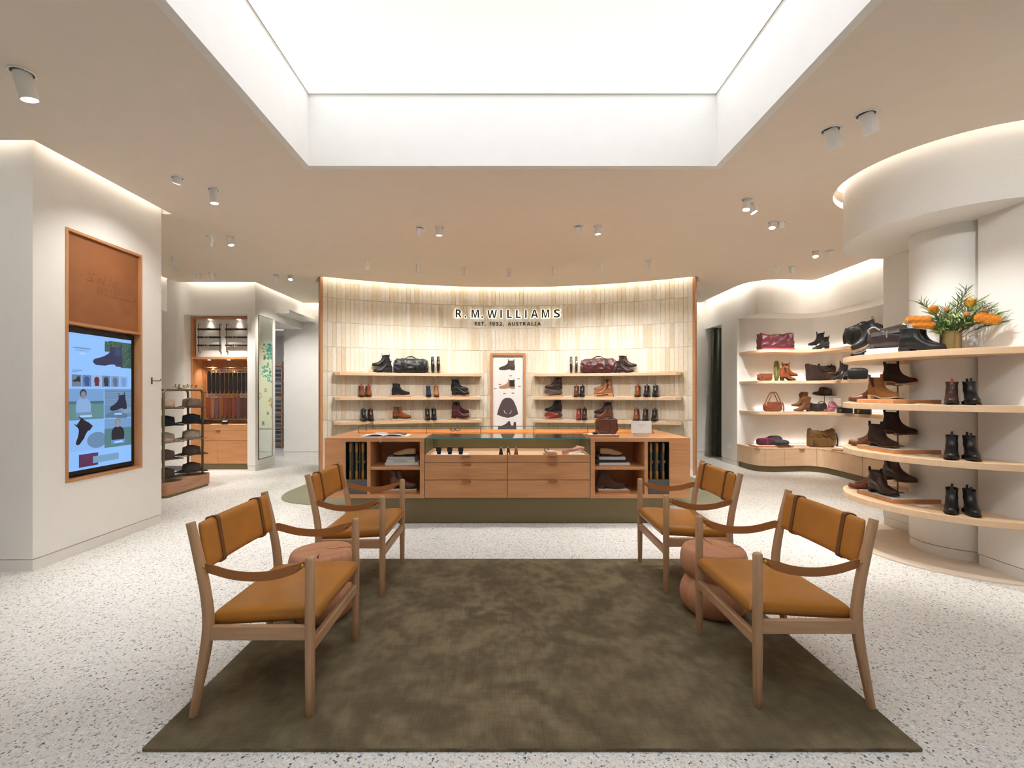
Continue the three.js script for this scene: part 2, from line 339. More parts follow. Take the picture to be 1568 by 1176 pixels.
// right-hand walls
wall('wall_right_far', 4.36, 4.5, -9.43, -8.80);
skirt('baseboard_right', 4.36, 4.5, -9.43, -8.80);
struct('wall_right_doorhead', box(4.36, 5.2, 2.75, LID, -10.2, -9.43), M.wall);
wall('wall_right_lobby', 4.5, 7.0, -9.35, -9.25, 0);
{ // bulkhead above the niche, niche soffit and back
  const strip = (a, b, y0, y1) => { const s = polyShape([...a, ...b.slice().reverse()]); return slab(s, y1, y1 - y0); };
  struct('wall_right_bulkhead', strip(rwPath(0, 60), rwPath(-0.1, 60), 2.75, LID), M.wall, 'softly curving bulkhead above the display niche');
  const back = [[4.40, -8.80], [4.5, -8.72], [5.0, -8.68], [5.5, -8.70], [5.75, -8.58], [5.88, -8.3], [5.9, -7.8], [5.88, -7.2], [5.87, -6], [5.87, -4.95]];
  const bc = new THREE.CatmullRomCurve3(back.map(([x, z]) => V(x, 0, z)), false, 'centripetal').getPoints(60).map(p => [p.x, p.z]);
  const bc2 = bc.map(([x, z], i) => [x + 0.12, z - 0.12]);
  struct('wall_right_niche', strip(bc, bc2, 0, LID), M.wall, 'curved back of the display niche');
  const inner = rwPath(-0.1, 60);
  const sof = polyShape([...inner, ...bc.slice().reverse()]);
  struct('ceiling_niche', slab(sof, 2.83, 0.08), M.wall);
  globalThis.nicheBack = bc;
}
wall('wall_right_end', 4.4, 6.2, -4.95, -4.85, 0);
// column wall on the right
wall('wall_right', 3.78, 4.4, -3.75, 3.1, 0.095, CEIL, 'plain pale wall beside the round shelves');
skirt('baseboard_right', 3.78, 4.4, -3.75, 3.1);
wall('wall_right_back', 3.95, 4.4, -4.9, -3.75, 0.095, CEIL);
skirt('baseboard_right', 3.95, 4.4, -4.9, -3.75);
{
  const c = cyl(0.31, 0.31, CEIL - 0.5 - 0.095, 48); c.translate(3.92, (CEIL - 0.5 + 0.095) / 2, -4.08); struct('trim_column', mUV(c), M.wall, 'round column behind the curved shelves');
  const b = cyl(0.307, 0.307, 0.089, 48); b.translate(3.92, 0.0445, -4.08); struct('baseboard_column', mUV(b), M.base);
  const d = cyl(DRUM.r, DRUM.r, LID - 2.77, 96, 1); d.translate(DRUM.x, (LID + 2.77) / 2, DRUM.z);
  struct('ceiling_drum', mUV(toCreasedNormals(d, 0.6)), M.wall, 'round pale drum hanging from the ceiling above the shelves');
  const inlay = cyl(DRUM.r, DRUM.r, 0.012, 96); inlay.translate(DRUM.x, 0.006, DRUM.z);
  struct('floor_inlay', mUV(inlay, 'x'), M.paleFloor, 'round pale timber floor inlay under the curved shelves');
}
// carpet area behind the counter: rounded corners
{
  const s = new THREE.Shape(); const x0 = -3.0, x1 = 3.12, z1 = -5.75, r = 0.85;
  arcPts(ARC.face - 0.06, -0.49, 0.49).forEach(([x, z], i) => i ? s.lineTo(x, z) : s.moveTo(x, z)); s.lineTo(x1, z1 - r); s.quadraticCurveTo(x1, z1, x1 - r, z1); s.lineTo(x0 + r, z1); s.quadraticCurveTo(x0, z1, x0, z1 - r); s.closePath();
  const m = one('staff_carpet', slab(s, 0.008, 0.008), M.carpet, 'grey-olive carpet with rounded corners behind the counter', 'carpet');
}
// ---------------------------------------------------------------- feature wall
{
  const fw = new THREE.Group(); fw.name = 'wall_feature'; fw.userData = { kind: 'structure', label: 'concave wall of slim vertical cream tiles with timber edges' }; scene.add(fw);
  const core = polyShape([...arcPts(ARC.face + 0.006, -ARC.half, ARC.half), ...arcPts(ARC.face + 0.2, ARC.half, -ARC.half)]);
  part('core', slab(core, LID, LID), S({ color: 0xfbf7f0, roughness: 0.9 }), fw);
  for (const sd of [-1, 1]) {
    const a = sd * ARC.half, b = sd * (ARC.half + 0.006);
    const e = polyShape([arcP(ARC.face - 0.014, a), arcP(ARC.face - 0.014, b), arcP(ARC.face + 0.21, b), arcP(ARC.face + 0.21, a)]);
    part('timber_edge', slab(e, CEIL + 0.02, CEIL + 0.02, 'y'), M.oakCounter, fw, 'slim timber edge trim');
  }
  const N = 88, rows = 8, hh = 0.41, top = 2.966 + hh, da = 2 * ARC.half / N, gap = 0.0048;
  const tg = new RoundedBoxGeometry(ARC.face * da - gap, hh - 0.008, 0.012, 1, 0.0022); mUV(tg);
  const variants = [0, 1, 2].map(k => { const g = mUV(tg.clone(), 'y', 2.2, k * 0.31, k * 0.57); return g; });
  const mats = []; for (let k = 0; k < 3; k++) for (const c of [0xffffff, 0xfaf5ec, 0xf1e9dc]) mats.push(S({ map: T.tile[k], color: c, roughness: 0.55 }));
  const restList = [[], [], []]; let made = 0;
  for (let r = 0; r < rows; r++) for (let i = 0; i < N; i++) {
    const th = -ARC.half + (i + 0.5) * da, y = top - (r + 0.5) * hh + rr(-0.0012, 0.0012), [x, z] = arcP(ARC.face + rr(-0.0012, 0.0014), th);
    const v = (rnd() * 3) | 0, tone = rnd() < 0.62 ? 0 : rnd() < 0.75 ? 1 : 2, k = (rnd() * 3) | 0;
    if (r >= 1 && made < 300 && r <= 4) {
      made++; const m = part('tile', variants[v], mats[k * 3 + tone], fw); m.position.set(x, y, z); m.rotation.y = -th; m.rotation.x = rr(-0.004, 0.004);
    } else { const g = variants[v].clone(); g.rotateY(-th); g.translate(x, y, z); restList[tone].push(g); }
  }
  restList.forEach((l, t) => { if (l.length) { const m = part('tiles', merge(l), mats[t * 3 + t], fw); m.userData.kind = 'stuff'; } });
}
// ---------------------------------------------------------------- cove light strips
const WARM = 0xfff8ee;
function cove(label, pts, y, w, power = COVE_POWER, aim) {
  const t = thing('cove_light', label, 'light strip');
  for (let i = 0; i < pts.length - 1; i++) {
    const [x0, z0] = pts[i], [x1, z1] = pts[i + 1], l = Math.hypot(x1 - x0, z1 - z0), an = Math.atan2(z1 - z0, x1 - x0);
    const g = box(-l / 2, l / 2, 0, 0.012, -w / 2, w / 2); const m = part('light_strip', g, M.glow, t); m.position.set((x0 + x1) / 2, y, (z0 + z1) / 2); m.rotation.y = -an;
    const L2 = new THREE.RectAreaLight(WARM, power, l * 0.98, w); L2.position.set((x0 + x1) / 2, y - 0.008, (z0 + z1) / 2);
    L2.rotation.set(-Math.PI / 2, 0, 0); L2.rotation.order = 'YXZ'; L2.rotation.y = -an; L2.name = 'cove_area_' + (++lightCount); scene.add(L2);
  }
}
const CY2 = LID - 0.016;
cove('hidden light strip in the ceiling slot above the wall screen', [[-3.585, -3.6], [-3.585, -4.98]], CY2, 0.05);
cove('hidden light strip above the front face of the screen pier', [[-5.4, -3.58], [-3.6, -3.58]], CY2, 0.05);
cove('hidden light strip above the left shelf recess', [[-5.66, -8.05], [-5.66, -5.1]], CY2, 0.05);
cove('hidden light strip above the belt cabinet', [[-5.55, -8.165], [-4.36, -8.165]], CY2, 0.07);
cove('hidden light strip above the tall mirror', [[-4.315, -8.2], [-4.315, -10.05]], CY2, 0.05);
cove('hidden light strip above the back wall left of the tiled wall', [[-4.2, -10.1], [-3.0, -10.1]], CY2, 0.1);
cove('hidden light strip in the curved slot above the tiled wall', arcPts(ARC.edge + 0.06, -0.51, 0.51, 8), CY2, 0.08, COVE_POWER * 1.25);
cove('hidden light strip above the curtained doorway', [[4.26, -8.5], [4.26, -10.0]], CY2, 0.1);
cove('hidden light strip above the back wall right of the tiled wall', [[3.2, -10.06], [4.2, -10.06]], CY2, 0.1);
cove('hidden light strip following the curved bulkhead on the right', rwPath(0.1, 9, 0.02, 1), CY2, 0.1);
{ const p = []; for (let i = 0; i <= 10; i++) { const a = Math.PI * (0.42 + 1.08 * i / 10); p.push([DRUM.x + 0.84 * Math.cos(a), DRUM.z + 0.84 * Math.sin(a)]); } cove('hidden ring of light around the hanging drum', p, CY2, 0.05); }
// ---------------------------------------------------------------- ceiling spotlights
function spot(label, x, z, target, power = SPOT_POWER, cone = 0.5, len = 0.11, r = 0.036, group) {
  const t = thing('ceiling_spotlight', label, 'spotlight', [x, CEIL, z], 0, group);
  const dir = V(target[0] - x, target[1] - CEIL, target[2] - z).normalize();
  const ring = new THREE.TorusGeometry(r * 1.35, 0.006, 8, 28); ring.rotateX(Math.PI / 2); ring.translate(0, -0.003, 0); part('trim_ring', ring, M.spot, t);
  const cup = cyl(r * 1.3, r * 1.3, 0.004, 24); cup.translate(0, -0.002, 0); part('socket', cup, M.charcoal, t);
  const g = new THREE.Group(); g.name = 'head'; t.add(g); g.quaternion.setFromUnitVectors(V(0, -1, 0), dir); g.position.y = -0.012;
  const b = new THREE.LatheGeometry([[0, 0.02], [r * 0.8, 0.02], [r, 0.005], [r, -len], [r * 0.9, -len - 0.002], [r * 0.86, -len + 0.012], [0.0001, -len + 0.012]].map(([a, c]) => new THREE.Vector2(a, c)), 24);
  const bm = part('barrel', toCreasedNormals(b, 0.6), M.spot, g); const lens = cyl(r * 0.84, r * 0.84, 0.004, 20); lens.translate(0, -len + 0.008, 0); part('lens', lens, M.lens, g);
  const l = new THREE.SpotLight(0xfffcf8, power, 0, cone, 0.6, 2); const p = V(x, CEIL - 0.012, z).addScaledVector(dir, len + 0.02); l.position.copy(p); l.target.position.set(...target); l.shadow.radius = 1.2; l.castShadow = true; l.name = 'spot_lamp_' + (++lightCount);
  scene.add(l); scene.add(l.target);
}
// ================================================================ FURNITURE
// rug
{
  const g = new RoundedBoxGeometry(3.0, 0.016, 2.06, 2, 0.006); g.translate(0.108, 0.008, -2.833); 
  one('area_rug', mUV(g), M.rug, 'large rectangular olive-brown velvet rug under the four armchairs', 'rug');
}
// safari-style low armchair, faces +x
const chairGeo = (() => {
  const o = {}; const W = 0.305;
  const post = new THREE.LatheGeometry([[0, 0.672], [0.012, 0.671], [0.0185, 0.667], [0.0205, 0.66], [0.0205, 0.4], [0.0205, 0.25], [0.0185, 0.1], [0.0165, 0.004], [0.015, 0], [0, 0]].map(([a, b]) => new THREE.Vector2(a, b)), 22);
  { const uv = post.attributes.uv; const p = post.attributes.position; for (let i = 0; i < uv.count; i++) uv.setXY(i, p.getY(i), uv.getX(i) * 0.13); }
  o.post = toCreasedNormals(post, 0.8);
  const rear = limb([[-0.252, 0, 0], [-0.23, 0.12, 0], [-0.2, 0.28, 0], [-0.188, 0.4, 0], [-0.2, 0.52, 0], [-0.23, 0.67, 0], [-0.264, 0.815, 0]], [0.0165, 0.019, 0.0225, 0.0235, 0.022, 0.021, 0.0185], 16, 30);
  o.rear = mUV(rear, 'y');
  o.sideRail = rbox(-0.2, 0.24, 0.322, 0.382, -0.0125, 0.0125, 0.005);
  o.frontRail = rbox(0.224, 0.252, 0.262, 0.312, -W, W, 0.006, 'z');
  o.rearRail = rbox(-0.212, -0.184, 0.33, 0.385, -W, W, 0.006, 'z');
  o.seatRail = rbox(0.222, 0.25, 0.385, 0.42, -W, W, 0.006, 'z');
  o.seat = pillow(0.452, 0.074, 0.572, 34, 20, (q, u, v, s) => { q.x += 0.036; q.y += 0.410 + 0.014 * u - 0.014 * (1 - u * u) * (1 - v * v) - 0.012 * Math.pow(Math.max(0, u), 6) ; });
  const tilt = 0.17;
  o.back = pillow(0.2, 0.046, 0.565, 30, 9, (q, u, v) => { // x -> height
    const h = q.x, t = q.y + 0.0; q.x = -0.2265 - (h) * Math.sin(tilt) * 1.0 + t * Math.cos(tilt) - 0.012 * (1 - v * v); q.y = 0.708 + h * Math.cos(tilt) + t * Math.sin(tilt); });
  { const s = new THREE.Shape(); const a = 0.105, b = 0.0285; s.moveTo(-b, -a + 0.02); s.quadraticCurveTo(-b, -a, -b + 0.02, -a); s.lineTo(b - 0.02, -a); s.quadraticCurveTo(b, -a, b, -a + 0.02); s.lineTo(b, a - 0.02); s.quadraticCurveTo(b, a, b - 0.02, a); s.lineTo(-b + 0.02, a); s.quadraticCurveTo(-b, a, -b, a - 0.02); s.closePath();
    const h = new THREE.Path(); const c = a - 0.004, d = b - 0.0045; h.moveTo(-d, -c + 0.02); h.quadraticCurveTo(-d, -c, -d + 0.02, -c); h.lineTo(d - 0.02, -c); h.quadraticCurveTo(d, -c, d, -c + 0.02); h.lineTo(d, c - 0.02); h.quadraticCurveTo(d, c, d - 0.02, c); h.lineTo(-d + 0.02, c); h.quadraticCurveTo(-d, c, -d, c - 0.02); s.holes.push(h);
    const g = new THREE.ExtrudeGeometry(s, { depth: 0.022, bevelEnabled: false, curveSegments: 6 }); g.translate(0, 0, -0.011); g.rotateZ(tilt); g.translate(-0.2345, 0.708, 0); o.strap = g; }
  o.arm = band([[-0.208, 0.628, 0], [-0.17, 0.618, 0.004], [-0.09, 0.597, 0.006], [0, 0.588, 0.006], [0.09, 0.595, 0.004], [0.17, 0.618, 0.002], [0.222, 0.643, 0]], 0.03, 0.0038, V(0.0, 1, 0.1), 36, u => u < 0.06 ? 0.024 + u * 0.26 : u > 0.82 ? 0.041 - (u - 0.82) * 0.14 : 0.041);
  const kn = new THREE.SphereGeometry(0.0075, 12, 8); kn.scale(1, 1, 0.7); o.knob = kn;
  const sl = cyl(0.009, 0.009, 0.022, 12); o.keeper = sl;
  o.peg = (() => { const c = cyl(0.006, 0.006, 0.044, 12); c.rotateX(Math.PI / 2); return c; })();
  o.under = band([[-0.18, 0.388, 0], [0, 0.38, 0], [0.22, 0.388, 0]], 0.5, 0.004, V(0, 0, 1), 8);
  return o;
})();
function armchair(x, z, turn, label) {
  const t = thing('armchair', label, 'armchair', [x, 0.016, z], turn, 'leather armchairs around the rug'); const o = chairGeo, W = 0.305;
  for (const s of [-1, 1]) {
    const p = part('front_leg', o.post, M.ash, t); p.position.set(0.24, 0, s * W);
    const r = part('rear_leg', o.rear, M.ash, t); r.position.z = s * W;
    const pg = part('joint_peg', o.peg, M.walnut, r); pg.position.set(-0.195, 0.35, 0);
    const sr = part('side_rail', o.sideRail, M.ash, t); sr.position.z = s * W;
    const a = part('arm_strap', o.arm, M.tanStrap, t, 'sagging tan leather arm strap'); a.position.z = s * (W - 0.001); a.scale.z = s;
    for (const [kx, ky] of [[0.212, 0.636], [-0.203, 0.63]]) { const k = part('brass_stud', o.knob, M.brassBright, a); k.position.set(kx, ky, 0.012); }
    const kp = part('strap_keeper', o.keeper, M.tanStrap, a); kp.position.set(0.19, 0.624, 0); kp.rotation.z = -1.0;
    const st = part('back_strap', o.strap, M.strapDark, t, 'narrow brown leather strap around the back'); st.position.z = s * 0.178;
  }
  part('front_stretcher', o.frontRail, M.ash, t); part('rear_rail', o.rearRail, M.ash, t); part('seat_rail', o.seatRail, M.ash, t);
  part('seat', o.seat, M.tan, t, 'tan leather sling seat'); part('seat_webbing', o.under, M.black, t); part('backrest', o.back, M.tanBack, t, 'tan leather back panel');
}
armchair(-1.06, -2.29, 0, 'tan leather armchair nearest the viewer on the left side of the rug');
armchair(1.338, -2.342, Math.PI, 'tan leather armchair nearest the viewer on the right side of the rug');
armchair(-1.055, -3.454, 0, 'tan leather armchair on the left, second from the viewer, next to the counter');
armchair(1.335, -3.485, Math.PI, 'tan leather armchair on the right, second from the viewer, next to the counter');
// carved stools
function stool(x, z, label, k) {
  const prof = [[0, 0.405], [0.1, 0.405], [0.155, 0.4045], [0.17, 0.401], [0.18, 0.388], [0.188, 0.36], [0.192, 0.33], [0.19, 0.295], [0.181, 0.262], [0.166, 0.237], [0.155, 0.226], [0.152, 0.221], [0.156, 0.214], [0.17, 0.198], [0.184, 0.17], [0.193, 0.135], [0.194, 0.1], [0.187, 0.066], [0.172, 0.036], [0.15, 0.012], [0.135, 0.0], [0, 0]];
  const c = new THREE.LatheGeometry(prof.map(([a, b]) => new THREE.Vector2(a, b)), 56);
  const p = c.attributes.position; for (let i = 0; i < p.count; i++) { const a = Math.atan2(p.getZ(i), p.getX(i)), f = 1 + 0.02 * Math.cos(2 * a + k) + 0.012 * Math.cos(3 * a + k * 2); p.setX(i, p.getX(i) * f); p.setZ(i, p.getZ(i) * f); }
  c.computeVertexNormals();
  const t = thing('wooden_stool', label, 'stool', [x, 0.016, z], k, 'carved log stools');
  part('body', mUV(toCreasedNormals(c, 0.7), 'y', 1.2, k), M.stool, t);
  const crack = (pts, w, y) => { const L3 = pts.map(([a, b]) => [a, y, b]); return band(L3, w, 0.003, V(-0.3, 0, 1), 16, u => w * (0.25 + u)); };
  part('crack', crack([[0.02, 0.01], [0.06, 0.03], [0.1, 0.035], [0.158, 0.06]], 0.005, 0.4047), M.darkWood, t, 'dark drying crack in the stool top');
  part('crack', crack([[-0.03, 0.08], [-0.05, 0.11], [-0.06, 0.15]], 0.008, 0.4047), M.darkWood, t);
  for (const [a, b, h] of [[0.3, 0.3, 0.15], [2.4, 0.2, 0.13], [2.2, 0.1, 0.33]]) { const kn = new THREE.SphereGeometry(0.006, 8, 6); kn.scale(1, 1.3, 1); kn.translate(Math.cos(a) * 0.189, h, Math.sin(a) * 0.189); part('knot', kn, M.darkWood, t); }
}
stool(-1.114, -2.88, 'carved hourglass log stool between the two left armchairs', 0.6);
stool(1.305, -2.93, 'carved hourglass log stool between the two right armchairs', 1.9);

// ---------------------------------------------------------------- counter
const CT = { x0: -1.888, x1: 1.957, z: -4.943, back: -6.12, top: 0.90, bot: 0.268 };
{
  const c = CT, t = thing('service_counter', 'long oak service counter with drawers, open cubbies and bronze plinth', 'counter', [0, 0, 0]);
  const cx = (c.x0 + c.x1) / 2, oak = M.oakCounter;
  part('plinth', box(-1.675, 1.744, 0.006, c.bot, c.z - 0.75, c.z - 0.012), M.bronze, t, 'brushed bronze plinth');
  part('plinth_shadow_gap', box(-1.67, 1.74, 0, 0.006, c.z - 0.74, c.z - 0.03), M.black, t);
  for (const s of [-1, 1]) { // mirrored end units: s=-1 left
    const q = v => cx + s * v; // distance from the middle
    const e = 1.9225, d0 = 0.872, d1 = 0.92, d2 = 1.441, d3 = 1.476, d4 = 1.702;
    const bx = (a, b, y0, y1, z0, z1, g) => box(Math.min(q(a), q(b)), Math.max(q(a), q(b)), y0, y1, z0, z1, g);
    part('end_panel', merge([bx(d4, e, c.bot, 0.862, c.back, c.z)]), oak, t);
    part('top', bx(d0, e, 0.862, c.top, c.back, c.z), oak, t);
    part('divider', bx(d0, d1, c.bot, 0.862, c.back, c.z), oak, t);
    part('divider', bx(d2, d3, c.bot, 0.862, c.back, c.z), oak, t);
    part('bottom_panel', bx(d1, d2, c.bot, 0.309, c.back, c.z), oak, t);
    part('bottom_panel', bx(d3, d4, c.bot, 0.309, c.back, c.z), oak, t);
    part('cubby_shelf', bx(d1, d2, 0.567, 0.598, c.z - 0.45, c.z - 0.004), oak, t);
    part('cubby_back', bx(d1, d2, 0.309, 0.862, c.z - 0.47, c.z - 0.45), oak, t);
    // slotted black niche
    part('niche_lining', merge([bx(d3, d4, 0.309, 0.862, c.z - 0.47, c.z - 0.45), bx(d3, d3 + 0.004, 0.309, 0.862, c.z - 0.45, c.z - 0.004), bx(d4 - 0.004, d4, 0.309, 0.862, c.z - 0.45, c.z - 0.004), bx(d3, d4, 0.855, 0.862, c.z - 0.45, c.z - 0.004)]), M.black, t);
    part('niche_front_plate', bx(d3 + 0.004, d4 - 0.004, 0.309, 0.463, c.z - 0.03, c.z - 0.006), M.charcoal, t, 'dark grey metal plate');
    for (const k of [0.36, 0.7]) part('niche_divider', bx(d3 + (d4 - d3) * k, d3 + (d4 - d3) * k + 0.003, 0.463, 0.855, c.z - 0.45, c.z - 0.01), M.charcoal, t);
  }
  const i0 = cx - 0.872, i1 = cx + 0.872;
  // drawers
  const rows = [[0.272, 0.458], [0.463, 0.641], [0.646, 0.722]];
  part('carcass', merge([box(i0, i1, c.bot, 0.66, c.back + 0.02, c.z - 0.03), box(i0, i1, 0.66, 0.862, c.back + 0.02, c.z - 0.56)]), oak, t);
  for (let k = 0; k < 2; k++) rows.forEach(([y0, y1], r) => {
    const a = i0 + k * 0.872 + 0.004, b = a + 0.864; const d = part('drawer', rbox(a, b, y0, y1, c.z - 0.03, c.z, 0.0015), oak, t);
    const hx = k ? a + 0.47 : a + 0.435; part('leather_pull', rbox(hx - 0.05, hx + 0.05, y1 - 0.011, y1 + 0.003, c.z - 0.01, c.z + 0.03, 0.004), M.tanStrap, d, 'tan leather drawer pull');
  });
  // display trays under glass
  for (let k = 0; k < 2; k++) {
    const a = i0 + k * 0.872 + 0.006, b = a + 0.86, zf = c.z - 0.03, zb = c.z - 0.54;
    const tr = part('display_tray', box(a, b, 0.661, 0.7, zb, zf), M.oakPale, t);
    part('tray_rim', merge([box(a, a + 0.014, 0.7, 0.728, zb, zf), box(b - 0.014, b, 0.7, 0.728, zb, zf), box(a, b, 0.7, 0.728, zb, zb + 0.014)]), M.oakPale, tr);
  }
  part('display_back', box(i0, i1, 0.724, 0.894, c.z - 0.56, c.z - 0.545), M.olive, t, 'bronze back of the glass display');
  part('display_side', box(i0, i0 + 0.012, 0.724, 0.89, c.z - 0.545, c.z - 0.012), M.olive, t); part('display_side', box(i1 - 0.012, i1, 0.724, 0.89, c.z - 0.545, c.z - 0.012), M.olive, t);
  const gl = part('glass_top', box(i0 + 0.002, i1 - 0.002, 0.892, 0.9, c.z - 0.55, c.z - 0.004), M.glass, t, 'clear glass display top');
  part('glass_edge', box(i0 + 0.002, i1 - 0.002, 0.891, 0.901, c.z - 0.004, c.z), M.glassEdge, gl, 'blue-green edge of the glass');
  part('rear_top', box(i0, i1, 0.862, c.top, c.back, c.z - 0.56), oak, t);
  for (const sx of [i0 - 0.002, i1 + 0.002]) part('metal_strip', box(sx - 0.002, sx + 0.002, c.bot - 0.01, 0.89, c.z - 0.01, c.z + 0.001), M.steel, t);
  // leather writing strip on the rear deck, in panels
  const br = [-1.72, -0.86, -0.32, 0.385, 0.99, 1.78];
  for (let k = 0; k < 5; k++) part('leather_inlay', rbox(br[k] + 0.002, br[k + 1] - 0.002, 0.9, 0.907, -6.04, -5.56, 0.003), M.inlay, t, 'tan leather inlay along the rear of the counter');
  // low glass screen with brass rail
  const gb = [-1.70, -0.909, -0.275, 0.344, 0.978, 1.74];
  for (let k = 0; k < 5; k++) part('glass_screen', box(gb[k] + 0.003, gb[k + 1] - 0.003, 0.9, 0.982, -5.506, -5.5), M.glass, t);
  for (const x of [-1.70, 1.74]) { part('glass_screen', box(x - 0.003, x + 0.003, 0.9, 0.982, -6.1, -5.51), M.glass, t); part('brass_rail', box(x - 0.006, x + 0.006, 0.982, 0.99, -6.1, -5.5), M.brass, t); for (const z of [-5.8, -6.09]) part('screen_post', box(x - 0.004, x + 0.004, 0.9, 0.982, z - 0.004, z + 0.004), M.brass, t); }
  part('brass_rail', box(-1.706, 1.746, 0.982, 0.99, -5.51, -5.497), M.brass, t, 'thin brass rail');
  for (const x of gb) part('screen_post', box(x - 0.003, x + 0.003, 0.9, 0.982, -5.508, -5.499), M.brass, t);
}
// boards standing in the black niches
for (const s of [-1, 1]) { const cx = 0.0345; for (let k = 0; k < 3; k++) {
  const x = cx + s * (1.476 + [0.06, 0.125, 0.19][k] + (s < 0 ? 0.0 : -0.012));
  const t = thing('sample_board', `${['inner', 'middle', 'outer'][k]} of three slim olive boards with tan leather ends, ${s < 0 ? 'left' : 'right'} black slot of the counter`, 'board', [x, 0.32, -4.99], 0, 'boards in the counter slots');
  part('board', rbox(-0.011, 0.011, 0.14, 0.52, -0.34, 0, 0.003, 'y'), M.olive, t);
  for (const [y0, y1] of [[0.13, 0.225], [0.425, 0.525]]) part('leather_end', rbox(-0.0125, 0.0125, y0, y1, -0.06, 0.003, 0.003), M.tanBack, t, 'tan leather end');
  part('foot', box(-0.008, 0.008, 0.0, 0.14, -0.3, -0.06), M.black, t);
  part('cross_strap', box(s < 0 ? 0.011 : 0.011, 0.024, 0.31, 0.335, -0.03, -0.004), M.tanPanel, t);
} }
// ---------------------------------------------------------------- feature wall shelves
const SH = [1.715, 1.303, 0.895];
const shelfNames = ['top', 'middle', 'lowest'];
for (const s of [-1, 1]) SH.forEach((y, i) => {
  const R0 = ARC.face - 0.27, R1 = ARC.face, a = 0.076, b = 0.478, pts = [];
  for (let k = 0; k <= 24; k++) pts.push(arcP(R0, s * (a + (b - 0.012 - a) * k / 24)));
  pts.push(arcP(R0 + 0.05, s * b)); for (let k = 24; k >= 0; k--) pts.push(arcP(R1, s * (a + (b - a) * k / 24)));
  one('wall_shelf', slab(polyShape(pts), y, 0.05, 'x', 1, 0.003), M.oakPale, `${shelfNames[i]} of three curved oak shelves ${s < 0 ? 'left' : 'right'} of the framed display on the tiled wall`, 'shelf', [0, 0, 0], 0, 'curved shelves on the tiled wall');
});
// ---------------------------------------------------------------- round shelves at the column
const RS = [1.71, 1.285, 0.865, 0.45];
RS.forEach((y, i) => {
  const s = new THREE.Shape(); const a0 = Math.atan2(0.784, -0.16), a1 = Math.atan2(-0.8, 0.01); // from the near wall round to the far wall
  const pts = []; for (let k = 0; k <= 60; k++) { const a = a0 + (a1 + Math.PI * 2 - a0) * k / 60; pts.push([DRUM.x + DRUM.r * Math.cos(a), DRUM.z + DRUM.r * Math.sin(a)]); }
  pts.push([3.95, -3.97], [3.78, -3.81]);
  one('round_shelf', slab(polyShape(pts), y, 0.05, 'x', 1, 0.003), M.oakPale, `${['highest', 'second from top', 'third from top', 'lowest'][i]} of the four rounded oak shelves around the column`, 'shelf', [0, 0, 0], 0, 'rounded shelves at the column');
});
